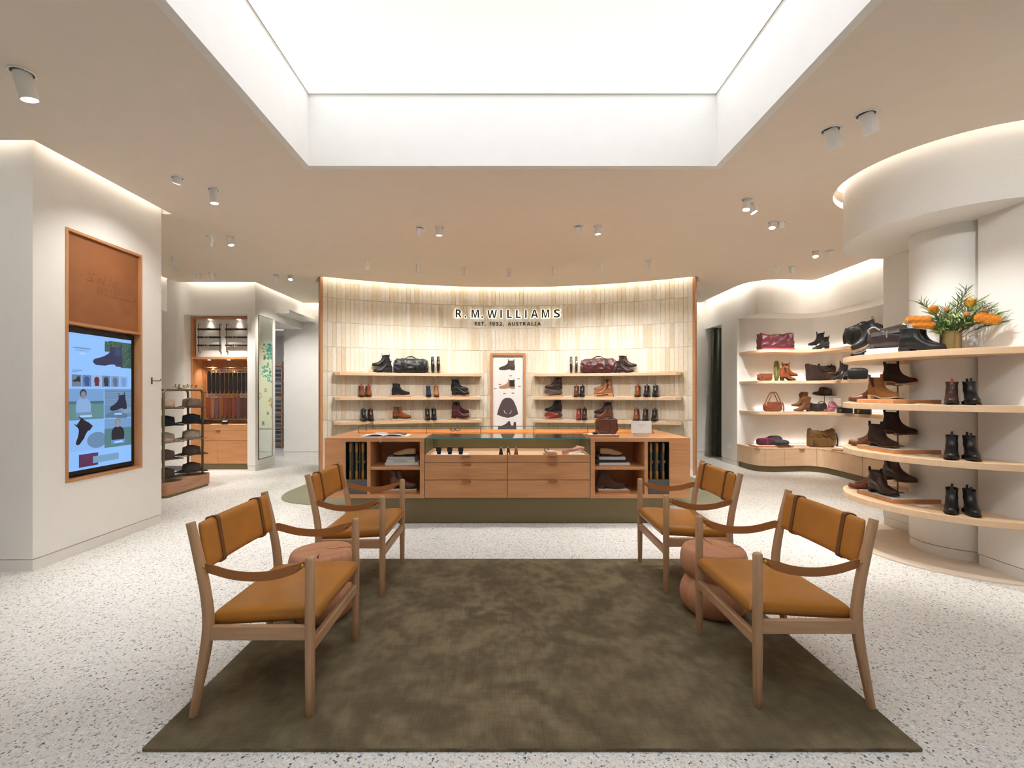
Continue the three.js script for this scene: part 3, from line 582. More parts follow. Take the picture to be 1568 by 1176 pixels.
// ---------------------------------------------------------------- right niche: curved cabinet and shelves
const NS = [2.13, 1.585, 1.045];
{
  const back = nicheBack.map(([x, z]) => [x - 0.004, z + 0.004]).filter(([x, z]) => z < -5.0);
  const front = (off, t0 = 0.0, t1 = 0.985, n = 70) => rwPath(off, n, t0, t1);
  NS.forEach((y, i) => {
    const s = polyShape([...front(-0.06, 0.03), ...back.slice().reverse()]);
    one('niche_shelf', slab(s, y, 0.05, 'x', 1, 0.003), M.oakPale, `${shelfNames[i]} of three wavy oak shelves in the right display niche`, 'shelf', [0, 0, 0], 0, 'wavy shelves in the niche');
  });
  const t = thing('niche_cabinet', 'low wavy oak cabinet with bronze plinth under the niche shelves', 'cabinet');
  const s = polyShape([...front(0.0), ...back.slice().reverse()]), s2 = polyShape([...front(-0.04), ...back.slice().reverse()]), s3 = polyShape([...front(-0.025), ...back.slice().reverse()]);
  part('cabinet_top', slab(s, 0.42, 0.022, 'x', 1, 0.002), M.oakPale, t); part('carcass', slab(s3, 0.397, 0.29), M.darkWood, t); part('plinth', slab(s2, 0.105, 0.105), M.bronze, t, 'bronze plinth');
  const cuts = [0.0, 0.125, 0.235, 0.335, 0.52, 0.75, 0.985]; // door divisions along the front
  for (let k = 0; k < cuts.length - 1; k++) {
    const d = polyShape([...front(0.0, cuts[k] + 0.0008, cuts[k + 1] - 0.0008, 14), ...front(-0.02, cuts[k] + 0.0008, cuts[k + 1] - 0.0008, 14).reverse()]);
    const dm = part('door', slab(d, 0.394, 0.286, 'x'), M.oakPale, t);
    if (k === 1 || k === 3) { const [px, pz] = rwPoint((cuts[k] + cuts[k + 1]) / 2, 0.012); const lp = rbox(-0.05, 0.05, -0.004, 0.004, -0.012, 0.012, 0.003); const m = part('leather_pull', lp, M.tanPanel, dm, 'small leather pull'); m.position.set(px, 0.394, pz); const q = RW.getTangent((cuts[k] + cuts[k + 1]) / 2); m.rotation.y = -Math.atan2(q.z, q.x); }
  }
}
// niche back lights: slim strips along the rear of each shelf and of the cabinet
[...NS, 0.42].forEach((y, i) => {
  const t = thing('shelf_light', `slim light strip along the back of the ${['top', 'middle', 'lowest', 'cabinet'][i]}${i < 3 ? ' niche shelf' : ' top in the niche'}`, 'light strip');
  const P = [[4.62, -8.66], [5.02, -8.64], [5.46, -8.655], [5.70, -8.56], [5.83, -8.3], [5.85, -7.8], [5.83, -7.1], [5.82, -6.2]];
  for (let k = 0; k < P.length - 1; k++) {
    const [x0, z0] = P[k], [x1, z1] = P[k + 1], l = Math.hypot(x1 - x0, z1 - z0), an = Math.atan2(z1 - z0, x1 - x0);
    const m = part('light_strip', box(-l / 2, l / 2, 0, 0.008, -0.008, 0.008), M.glow, t); m.position.set((x0 + x1) / 2, y + 0.001, (z0 + z1) / 2); m.rotation.y = -an;
    const a = new THREE.RectAreaLight(0xfff4e8, 20, l * 0.95, 0.016); a.position.set((x0 + x1) / 2, y + 0.012, (z0 + z1) / 2); a.rotation.order = 'YXZ'; a.rotation.set(Math.PI / 2, -an, 0); a.name = 'shelf_area_' + (++lightCount); scene.add(a);
  }
});
const font = await new FontLoader().loadAsync('fonts/droid/droid_sans_bold.typeface.json');
const fontSerif = await new FontLoader().loadAsync('fonts/droid/droid_serif_bold.typeface.json');
function glyph(ch, size, depth, f = font, bevel = 0) { return new TextGeometry(ch, { font: f, size, depth, curveSegments: 6, bevelEnabled: bevel > 0, bevelSize: bevel, bevelThickness: 0.001, bevelSegments: 1 }); }
function canvas(w, h, draw) { const c = document.createElement('canvas'); c.width = w; c.height = h; draw(c.getContext('2d'), w, h); const t = new THREE.CanvasTexture(c); t.colorSpace = THREE.SRGBColorSpace; t.magFilter = THREE.LinearFilter; t.minFilter = THREE.LinearFilter; return t; }
// a flat print with plain 0..1 uv on a thin board facing +z
function board(w, h, d, face, edge) { const g = new THREE.BoxGeometry(w, h, d); return new THREE.Mesh(g, [edge, edge, edge, edge, face, edge]); }
function print(name, w, h, face, parent, z = 0.0005, lift = 0) { const m = part(name, new THREE.PlaneGeometry(w, h), face, parent); m.position.z = z; m.position.y = lift; return m; }
// boot outline for printed pictures: toe to the left, box 0..1
function bootPath(g, x, y, w, h, fill, flip, tabs = true) {
  g.save(); g.translate(x + (flip ? w : 0), y); g.scale(flip ? -w : w, h); g.beginPath();
  g.moveTo(0.02, 0.86); g.quadraticCurveTo(0.0, 0.72, 0.12, 0.66); g.quadraticCurveTo(0.38, 0.56, 0.52, 0.36); g.quadraticCurveTo(0.57, 0.24, 0.56, 0.08); g.lineTo(0.96, 0.06); g.quadraticCurveTo(0.93, 0.35, 0.98, 0.6); g.lineTo(0.97, 0.98); g.lineTo(0.74, 0.98); g.lineTo(0.72, 0.9); g.quadraticCurveTo(0.55, 0.88, 0.4, 0.97); g.lineTo(0.1, 0.96); g.closePath(); g.fillStyle = fill; g.fill();
  if (tabs) { g.fillRect(0.57, -0.06, 0.04, 0.16); g.fillRect(0.9, -0.1, 0.04, 0.18); }
  g.restore();
}
// ---------------------------------------------------------------- sign on the tiled wall
{
  const zc = ARC.z - ARC.face, t = thing('wall_sign', 'large dark halo-lit raised letters forming the shop name on the tiled wall', 'sign', [0, 2.736, 0]); const wz = x => ARC.z - Math.sqrt(ARC.face ** 2 - (x - ARC.x) ** 2), wt = x => -Math.asin((x - ARC.x) / ARC.face);
  const xs = [699, 717, 724, 737, 747, 765, 779, 792, 812.5, 829, 852], cells = 'R.M.WILLIAMS'.split('');
  // left edges (bearings) of the twelve glyphs and their widths
  const L0 = [698, 711.5, 722, 737, 746, 766, 776.5, 790, 804, 813, 829.5, 847.5], Wd = [9.5, 2.6, 11.5, 2.6, 15, 2.6, 7.5, 7.5, 2.6, 11, 11.5, 9.5];
  cells.forEach((ch, i) => {
    const bar = (dp, e) => { const l = glyph('L', 0.149, 0.01); l.computeBoundingBox(); const hgt = l.boundingBox.max.y; return new THREE.BoxGeometry(0.031 + 2 * e, hgt + 2 * e, dp).translate(0, hgt / 2, dp / 2); };
    const g = ch === 'I' ? bar(0.02, 0) : glyph(ch, 0.149, 0.02); g.computeBoundingBox(); const b = g.boundingBox.clone(), minX = b.min.x; g.translate(-minX, 0, 0); const w = b.max.x - b.min.x, want = Wd[i] / FOC * 8.58; const sx = ch === '.' ? 1 : want / w * 1.0; g.scale(sx, 1, 1);
    const m = part('letter', g, M.letter, t); const xc = X(L0[i] + Wd[i] / 2, 8.56); g.translate(-w * sx / 2, 0, 0); m.position.set(xc, 0, wz(xc) + 0.042); m.rotation.y = wt(xc);
    { const q = wz(xc) + 0.03; if (ch !== '.') rectLight(xc, 2.79, q, w * sx + 0.012, 0.125, 0xfffff4, 0.4, xc, 2.79, q - 1); }
    const h = ch === 'I' ? bar(0.012, 0.009) : glyph(ch, 0.149, 0.012, font, 0.009); h.translate(-minX, 0, -0.016); h.scale(sx, 1, 1); h.translate(-w * sx / 2, 0, 0); part('halo_light', h, M.halo, m);
  });
  const u = thing('wall_sign', 'small dark raised letters below the large halo-lit letters on the tiled wall', 'sign', [0, 2.604, 0]);
  const txt = 'EST. 1932, AUSTRALIA', tot = X(828, 8.6) - X(727, 8.6); let adv = []; let cur = 0;
  for (const ch of txt) { if (ch === ' ') { adv.push([null, cur]); cur += 0.042; continue; } const g = glyph(ch, 0.064, 0.012); g.computeBoundingBox(); const b = g.boundingBox; g.translate(-b.min.x, 0, 0); adv.push([g, cur]); cur += (b.max.x - b.min.x) + 0.017; }
  const k = tot / (cur - 0.017);
  for (const [g, c] of adv) if (g) { g.scale(k, 1, 1); const m = part('letter', g, M.letter, u); const xx = X(727, 8.6) + c * k; m.position.x = xx; m.position.z = wz(xx) + 0.013; m.rotation.y = wt(xx); }
}
// ---------------------------------------------------------------- framed display below the sign
{
  const zc = ARC.z - ARC.face + 0.045, x0 = X(751, 8.57), x1 = X(804.5, 8.57), w = x1 - x0, y0 = 0.47, y1 = 2.094, h = y1 - y0;
  const t = thing('framed_display', 'tall timber-framed white display showing a boot taken apart', 'framed display', [(x0 + x1) / 2, y0, zc]);
  const f = 0.042;
  part('frame', merge([box(-w / 2, -w / 2 + f, 0, h, -0.02, 0.045, 'y'), box(w / 2 - f, w / 2, 0, h, -0.02, 0.045, 'y'), box(-w / 2 + f, w / 2 - f, h - f, h, -0.02, 0.045), box(-w / 2 + f, w / 2 - f, 0, f, -0.02, 0.045)]), M.oakCounter, t);
  const iw = w - 2 * f, ih = h - 2 * f;
  const tex = canvas(512, 1536, (g, W, H) => {
    const py = yy => (yy - (y1 - f)) / -ih * H, P = (px, yv) => [((X(px, 8.57) - x0 - f) / iw) * W, ((y1 - f) - (1.38 + (601 - yv) / 720 * 8.57)) / ih * H];
    g.fillStyle = '#f4f2f0'; g.fillRect(0, 0, W, H);
    const B = (xa, ya, xb, yb, c, fl) => { const [a, b] = P(xa, ya), [d, e] = P(xb, yb); bootPath(g, a, b, d - a, e - b, c, fl); };
    B(763.5, 551, 789, 567.5, '#4a3d33'); { const [a, b] = P(780, 552.5), [d, e] = P(787, 561); g.fillStyle = '#5b4a40'; g.fillRect(a, b, d - a, e - b); }
    B(763.5, 581, 789, 596, '#b68c68'); { const [a, b] = P(780, 582), [d, e] = P(788, 592); g.fillStyle = '#25262a'; g.fillRect(a, b, d - a, e - b); }
    g.fillStyle = '#6a5c50'; for (const [px, py2] of [[782, 575.5], [794, 580], [765.5, 588.5], [795.5, 591.5], [758.5, 595], [772.5, 602.5], [785.5, 602]]) { const [a, b] = P(px, py2); g.fillRect(a - 22, b - 7, 44, 15); }
    g.strokeStyle = '#c9c3bb'; g.lineWidth = 2; for (const [a0, b0, a1, b1] of [[782, 577, 780, 583], [792, 581, 788, 584], [768, 589, 772, 590], [793, 592, 788, 592], [761, 595, 766, 595], [773, 601, 774, 597], [785, 600, 785, 596]]) { g.beginPath(); g.moveTo(...P(a0, b0)); g.lineTo(...P(a1, b1)); g.stroke(); }
    // leather upper laid flat
    g.fillStyle = '#58484a'; g.beginPath(); g.moveTo(...P(761, 635)); g.quadraticCurveTo(...P(763, 625), ...P(767, 617)); g.quadraticCurveTo(...P(770, 609), ...P(777.5, 609)); g.quadraticCurveTo(...P(785, 609), ...P(788, 617)); g.quadraticCurveTo(...P(792, 625), ...P(793.5, 634)); g.lineTo(...P(786, 638)); g.lineTo(...P(777.5, 640)); g.lineTo(...P(769, 638)); g.closePath(); g.fill();
    g.strokeStyle = '#8a7a78'; g.lineWidth = 2; g.beginPath(); g.moveTo(...P(765, 627)); g.lineTo(...P(791, 627)); g.stroke();
    g.strokeStyle = '#f4f2f0'; g.lineWidth = 8; for (const s of [-1, 1]) { g.beginPath(); g.moveTo(...P(777.5 + s * 5.5, 628.5)); g.quadraticCurveTo(...P(777.5 + s * 5, 633), ...P(777.5 + s * 1.6, 633)); g.stroke(); }
    g.fillStyle = '#50424a'; g.beginPath(); g.moveTo(...P(762, 658)); g.lineTo(...P(763, 653)); g.quadraticCurveTo(...P(775, 651), ...P(778, 645)); g.lineTo(...P(781, 645)); g.quadraticCurveTo(...P(782, 654), ...P(786, 651)); g.lineTo(...P(787, 646)); g.lineTo(...P(790, 646)); g.lineTo(...P(791, 659)); g.closePath(); g.fill();
    g.fillStyle = '#4a4440'; for (const [a0, b0] of [[772, 690], [785, 690], [778, 720]]) { const [a, b] = P(a0, b0); g.fillRect(a - 40, b - 24, 80, 48); }
  });
  const back = part('backing', box(-iw / 2, iw / 2, f, h - f, -0.02, -0.004), M.paper, t);
  const pr = print('printed_sheet', iw, ih, S({ map: tex, roughness: 0.7 }), t, 0.0); pr.position.y = h / 2;
}
// ---------------------------------------------------------------- wall screen with leather panel above
{
  const t = thing('wall_screen_unit', 'timber frame on the left pier holding a portrait screen and a tan leather panel', 'wall display', [SCR.x, SCR.y0, (SCR.z0 + SCR.z1) / 2], Math.PI / 2);
  const w = SCR.z1 - SCR.z0, h = SCR.y1 - SCR.y0, f = 0.022, mid = 1.965 - SCR.y0; // local +z faces the shop, local x along -z of the room
  part('frame', merge([box(-w / 2, -w / 2 + f, 0, h, -0.13, 0.008, 'y'), box(w / 2 - f, w / 2, 0, h, -0.13, 0.008, 'y'), box(-w / 2 + f, w / 2 - f, h - f, h, -0.13, 0.008), box(-w / 2 + f, w / 2 - f, 0, f, -0.13, 0.008), box(-w / 2 + f, w / 2 - f, mid - 0.011, mid + 0.011, -0.13, 0.008)]), M.oakCounter, t, 'slim oak frame');
  const pan = part('leather_panel', rbox(-w / 2 + f, w / 2 - f, mid + 0.011, h - f, -0.06, -0.02, 0.004), M.tanPanel, t, 'plain tan leather panel with embossed script');
  const script = (txt, x, y, s) => { let cx = 0; for (const ch of txt) { const g = glyph(ch, s, 0.004, fontSerif, 0.0015); g.computeBoundingBox(); const b = g.boundingBox; g.translate(-b.min.x, 0, 0); const sh = new THREE.Matrix4().makeShear(0, 0, 0.35, 0, 0, 0); g.applyMatrix4(sh); const m = part('embossed_letter', g, M.tanPanel, pan); m.position.set(x + cx, y, -0.0215); cx += (b.max.x - b.min.x) * 0.96 + 0.003; } };
  script('Kells', -0.19, mid + 0.40, 0.075); script('Williams', -0.1, mid + 0.305, 0.06);
  const sy0 = f + 0.012, sy1 = mid - 0.03, sw = w - 2 * f - 0.085;
  const sc = part('screen', rbox(-sw / 2 - 0.04, sw / 2 + 0.04, sy0, sy1, -0.12, -0.055, 0.004), M.black, t, 'portrait screen in a black bezel');
  const ph = sy1 - sy0 - 0.085;
  const tex = canvas(640, 1160, (g, W, H) => {
    const gr = g.createLinearGradient(0, 0, 0, H); gr.addColorStop(0, '#cfe6fb'); gr.addColorStop(1, '#a8d0f2'); g.fillStyle = '#c4e0f8'; g.fillRect(0, 0, W, H);
    g.fillStyle = '#3d5c46'; g.fillRect(400, 30, 240, 240); g.fillRect(355, 40, 60, 90); for (let k = 0; k < 900; k++) { g.fillStyle = ['#4c7052', '#2f4a3a', '#5d8260', '#6f9468'][k % 4]; g.fillRect(rr(360, 635), rr(30, 265), 5, 9); } g.fillStyle = '#c4e0f8'; g.fillRect(340, 135, 80, 160); g.fillRect(400, 225, 120, 60);
    bootPath(g, 235, 70, 315, 195, '#22304f'); g.fillStyle = '#33456b'; g.fillRect(460, 90, 60, 75);
    g.fillStyle = '#6c84a0'; g.fillRect(60, 120, 160, 7); g.fillStyle = '#8aa4c0'; g.fillRect(80, 140, 120, 5); g.fillStyle = '#e9f4ff'; g.fillRect(115, 160, 50, 16); g.fillStyle = '#5f7795'; g.fillRect(50, 310, 90, 5); g.fillRect(50, 322, 60, 4);
    const tiles = [['#8d8f92', '#20242e'], ['#7d93a8', '#3b5f8f'], ['#c5cdd4', '#8e2440'], ['#8b96a2', '#2b3340'], ['#a9b2b8', '#6d7f92'], ['#b6cbe0', '#8fb3d6']];
    tiles.forEach(([a, b], i) => { const x = 48 + i * 93; g.fillStyle = a; g.fillRect(x, 350, 84, 100); g.fillStyle = b; if (i === 0) bootPath(g, x + 8, 362, 68, 50, b); else { g.beginPath(); g.ellipse(x + 42, 395, 26, 34, 0, 0, 7); g.fill(); g.fillRect(x + 24, 410, 40, 34); } });
    // picture rows
    g.fillStyle = '#9db9cc'; g.fillRect(0, 470, 345, 125); g.fillStyle = '#7fa08c'; g.fillRect(0, 585, 345, 150); g.fillStyle = '#5b7f74'; g.fillRect(0, 575, 345, 25);
    const person = (x, y, shirt, hair, skin, legs) => { g.fillStyle = shirt; g.beginPath(); g.moveTo(x - 62, y + 190); g.quadraticCurveTo(x - 80, y + 80, x - 24, y + 66); g.lineTo(x + 26, y + 66); g.quadraticCurveTo(x + 86, y + 84, x + 66, y + 190); g.closePath(); g.fill(); g.fillStyle = legs; g.fillRect(x - 70, y + 186, 150, 38); g.fillStyle = hair; g.beginPath(); g.ellipse(x, y + 24, 31, 37, 0, 0, 7); g.fill(); g.fillStyle = skin; g.beginPath(); g.ellipse(x + 1, y + 34, 23, 29, 0, 0, 7); g.fill(); g.fillRect(x - 10, y + 54, 22, 18); };
    person(150, 485, '#b9c9d8', '#3a3a40', '#b99b8c', '#9aa6a8'); g.fillStyle = '#e6f2fb'; g.fillRect(120, 696, 110, 18);
    g.fillStyle = '#8ea2ac'; g.fillRect(352, 470, 288, 265); for (let k = 0; k < 80; k++) { g.fillStyle = ['#98aab2', '#84979f', '#a4b4ba'][k % 3]; g.fillRect(352, 470 + rnd() * 170, 288, 3); } g.fillStyle = '#7d8a90'; g.beginPath(); g.ellipse(480, 720, 120, 45, 0, Math.PI, 7); g.fill(); g.fillStyle = '#aab4b4'; g.beginPath(); g.ellipse(590, 670, 60, 30, 0, 0, 7); g.fill();
    g.save(); g.translate(390, 530); g.rotate(-0.12); bootPath(g, 0, 0, 190, 150, '#232b3c'); g.restore(); g.fillStyle = '#dfeaf2'; g.fillRect(455, 690, 80, 18);
    g.fillStyle = '#bcd8ef'; g.fillRect(0, 742, 345, 260); g.fillStyle = '#8da0aa'; g.beginPath(); g.ellipse(280, 920, 95, 70, 0, 0, 7); g.fill(); g.save(); g.translate(30, 900); g.rotate(-0.9); bootPath(g, 0, -40, 220, 140, '#221c26'); g.restore();
    g.fillStyle = '#9eb6c6'; g.fillRect(352, 742, 288, 260); g.fillStyle = '#73917f'; g.fillRect(352, 830, 288, 172); person(490, 752, '#1f2028', '#b09a80', '#c8a898', '#7fa6d0'); g.fillStyle = '#e6f2fb'; g.fillRect(455, 950, 90, 18);
    g.fillStyle = '#7c3452'; g.fillRect(110, 1030, 180, 110); g.fillStyle = '#a0b8be'; g.fillRect(240, 1060, 260, 60);
  });
  const scm = S({ color: 0x101010, emissive: 0xb4d6ff, emissiveMap: tex, emissiveIntensity: 0.92, roughness: 0.25 });
  const p = print('screen_picture', sw, ph, scm, sc, -0.0535); p.position.y = (sy0 + sy1) / 2;
  rectLight(SCR.x - 0.045, (SCR.y0 + 0.65), (SCR.z0 + SCR.z1) / 2, sw, ph, 0xa8d0f2, 0.25, SCR.x + 2, SCR.y0 + 0.65, (SCR.z0 + SCR.z1) / 2);
}
const ORD = ['first', 'second', 'third', 'fourth', 'fifth', 'sixth', 'seventh', 'eighth', 'ninth', 'tenth', 'eleventh', 'twelfth'];
{ // coat hook by the pier edge
  const t = thing('wall_hook', 'small brass coat hook near the far edge of the screen pier', 'hook', [SCR.x, 1.5, -4.84]);
  part('back_plate', rbox(0, 0.006, -0.035, 0.035, -0.01, 0.01, 0.002), M.brass, t); part('arm', limb([[0.004, 0.0, 0], [0.05, 0, 0], [0.09, 0.003, 0], [0.1, 0.02, 0]], [0.005, 0.005, 0.005], 8, 12), M.brass, t);
}
// left recess shelf ends
for (const [y, l] of [[2.08, 'upper'], [1.52, 'lower']]) one('recess_shelf', rbox(-6.0, -5.7, y - 0.05, y, -7.75, -5.1, 0.004, 'z'), M.oakPale, `${l} oak shelf in the left recess, mostly hidden by the pier`, 'shelf', [0, 0, 0], 0, 'shelves in the left recess');

// ---------------------------------------------------------------- hat stand
const HATZ = [-6.32, -6.85], HATY = [1.17, 0.935, 0.705, 0.475, 0.225];
{
  const t = thing('hat_stand', 'bronze tube hat stand on a walnut base beside the pier', 'hat stand', [-4.575, 0, -6.565]);
  const base = new THREE.Shape(); const hx = 0.2, hz = 0.46, r = 0.07; base.moveTo(-hx + r, -hz); base.lineTo(hx - r, -hz); base.quadraticCurveTo(hx, -hz, hx, -hz + r); base.lineTo(hx, hz - r); base.quadraticCurveTo(hx, hz, hx - r, hz); base.lineTo(-hx + r, hz); base.quadraticCurveTo(-hx, hz, -hx, hz - r); base.lineTo(-hx, -hz + r); base.quadraticCurveTo(-hx, -hz, -hx + r, -hz);
  part('base', slab(base, 0.19, 0.155, 'z', 8, 0.003), M.walnut, t, 'walnut plinth'); const pl = slab(base, 0.035, 0.035, 'z', 8); pl.scale(0.95, 1, 0.98); part('base_plinth', pl, M.brass, t);
  for (const x of [0.107, -0.107]) {
    const top = 1.415, a = 0.4, pts = [];
    const c = new THREE.CurvePath(); c.add(new THREE.LineCurve3(V(x, 0.185, a), V(x, top - 0.07, a))); c.add(new THREE.QuadraticBezierCurve3(V(x, top - 0.07, a), V(x, top, a), V(x, top, a - 0.07))); c.add(new THREE.LineCurve3(V(x, top, a - 0.07), V(x, top, -a + 0.07))); c.add(new THREE.QuadraticBezierCurve3(V(x, top, -a + 0.07), V(x, top, -a), V(x, top - 0.07, -a))); c.add(new THREE.LineCurve3(V(x, top - 0.07, -a), V(x, 0.185, -a)));
    part('tube_frame', new THREE.TubeGeometry(c, 120, 0.016, 12), M.bronze, t, 'rounded bronze tube hoop');
  }
  const bars = []; for (const y of HATY) if (y > 0.3) for (const z of [0.4, 0, -0.4]) { const b = cyl(0.006, 0.006, 0.214, 8); b.rotateZ(Math.PI / 2); b.translate(0, y - 0.012, z); part('cross_bar', b, M.bronze, t); }
  for (const y of HATY) if (y > 0.3) for (const x of [0.045, -0.045]) { const b = cyl(0.005, 0.005, 0.8, 8); b.rotateX(Math.PI / 2); b.translate(x, y - 0.006, 0); part('hat_rail', b, M.bronze, t); }
  const sg = thing('stand_sign', 'small dark script sign standing on top of the hat stand', 'sign', [-4.468, 1.428, -6.47], Math.PI / 2 - 0.75); sg.scale.setScalar(0.78);
  let cx = -0.11; for (const ch of 'Akubra') { const g = glyph(ch, 0.062, 0.008, fontSerif, 0.001); g.computeBoundingBox(); const b = g.boundingBox; g.translate(-b.min.x, 0, 0); g.applyMatrix4(new THREE.Matrix4().makeShear(0, 0, 0.35, 0, 0, 0)); const m = part('letter', g, M.brass, sg); m.position.set(cx, 0.025, 0); cx += b.max.x - b.min.x + 0.002; }
  part('flourish', limb([[-0.06, 0.012, 0.004], [0.0, 0.02, 0.004], [0.06, 0.01, 0.004], [0.11, 0.014, 0.004]], [0.002, 0.006, 0.002], 8, 16), M.brass, sg); part('sign_foot', box(-0.03, 0.03, -0.01, 0.022, 0, 0.006), M.brass, sg);
}
// felt hat: crown with pinch, wide brim, ribbon band
function hat(x, y, z, turn, mat, ribbon, label, sc = 1, group = 'hats on the hat stand') {
  const t = thing('felt_hat', label, 'hat', [x, y, z], turn, group), n = 36, brim = [], crown = [];
  const ring = (r, yf) => { const a = []; for (let j = 0; j < n; j++) { const f = j / n * Math.PI * 2; a.push(V(r * 1.14 * Math.cos(f), yf(f), r * 0.93 * Math.sin(f))); } return a; };
  const bw = f => 0.012 * Math.pow(Math.abs(Math.sin(f)), 2) - 0.006 * Math.pow(Math.cos(f), 2);
  part('brim', loft([ring(0.088, f => 0.002), ring(0.13, f => 0.002 + bw(f) * 0.5), ring(0.158, f => 0.005 + bw(f)), ring(0.16, f => 0.008 + bw(f)), ring(0.158, f => 0.010 + bw(f)), ring(0.13, f => 0.007 + bw(f) * 0.5), ring(0.087, f => 0.008)], false, false), mat, t);
  const cr = [[0.088, 0.004], [0.087, 0.04], [0.085, 0.072], [0.083, 0.098], [0.079, 0.112], [0.068, 0.117], [0.045, 0.106], [0.015, 0.1]];
  part('crown', loft(cr.map(([r, h], k) => { const a = []; for (let j = 0; j < n; j++) { const f = j / n * Math.PI * 2; const pinch = k > 2 ? 1 - 0.17 * Math.pow(Math.max(0, Math.cos(f)), 3) * Math.pow(Math.abs(Math.sin(f)), 0.7) * 2 : 1; const dip = k > 3 ? -0.016 * Math.pow(Math.abs(Math.cos(f)), 2) * (k > 5 ? 0.2 : 1) : 0; a.push(V(r * 1.14 * Math.cos(f) * (k > 2 ? 1 - 0.02 * (k - 2) : 1), h + dip, r * 0.93 * Math.sin(f) * pinch)); } return a; }), false, true), mat, t);
  part('ribbon', loft([ring(0.0894, f => 0.008), ring(0.0889, f => 0.026)], false, false), ribbon, t); t.scale.setScalar(sc);
}
{
  const felt = h => S({ map: T.suedeTone, color: h, roughness: 0.95 });
  const rows = [[0x8d7566, 0x5a463c, 'mid brown'], [0x1b1f26, 0x101216, 'black'], [0x9c9284, 0x6d6459, 'stone grey'], [0x5b4d47, 0x3a302c, 'dark brown'], [0x55504a, 0x36322e, 'charcoal']];
  const rowN = ['top', 'second', 'third', 'fourth', 'bottom'];
  rows.forEach(([a, b, n], i) => { const m0 = felt([0xb09a86, 0x171b22, 0xb7a693, 0x665a56, 0x55504a][i]), m1 = felt([0x7d675a, 0x1a1e26, 0xa89c8c, 0x53463f, 0x4d4741][i]), rb = S({ color: b, roughness: 0.8 });
    hat(-4.565, HATY[i], HATZ[0], 0.75, m0, rb, `${['pale taupe', 'black', 'beige', 'grey brown', 'charcoal'][i]} felt hat at the near end of the ${rowN[i]} row of the hat stand`, 1.16);
    hat(-4.555, HATY[i], HATZ[1], 0.65, m1, rb, `${n} felt hat at the far end of the ${rowN[i]} row of the hat stand`, 1.16); });
}
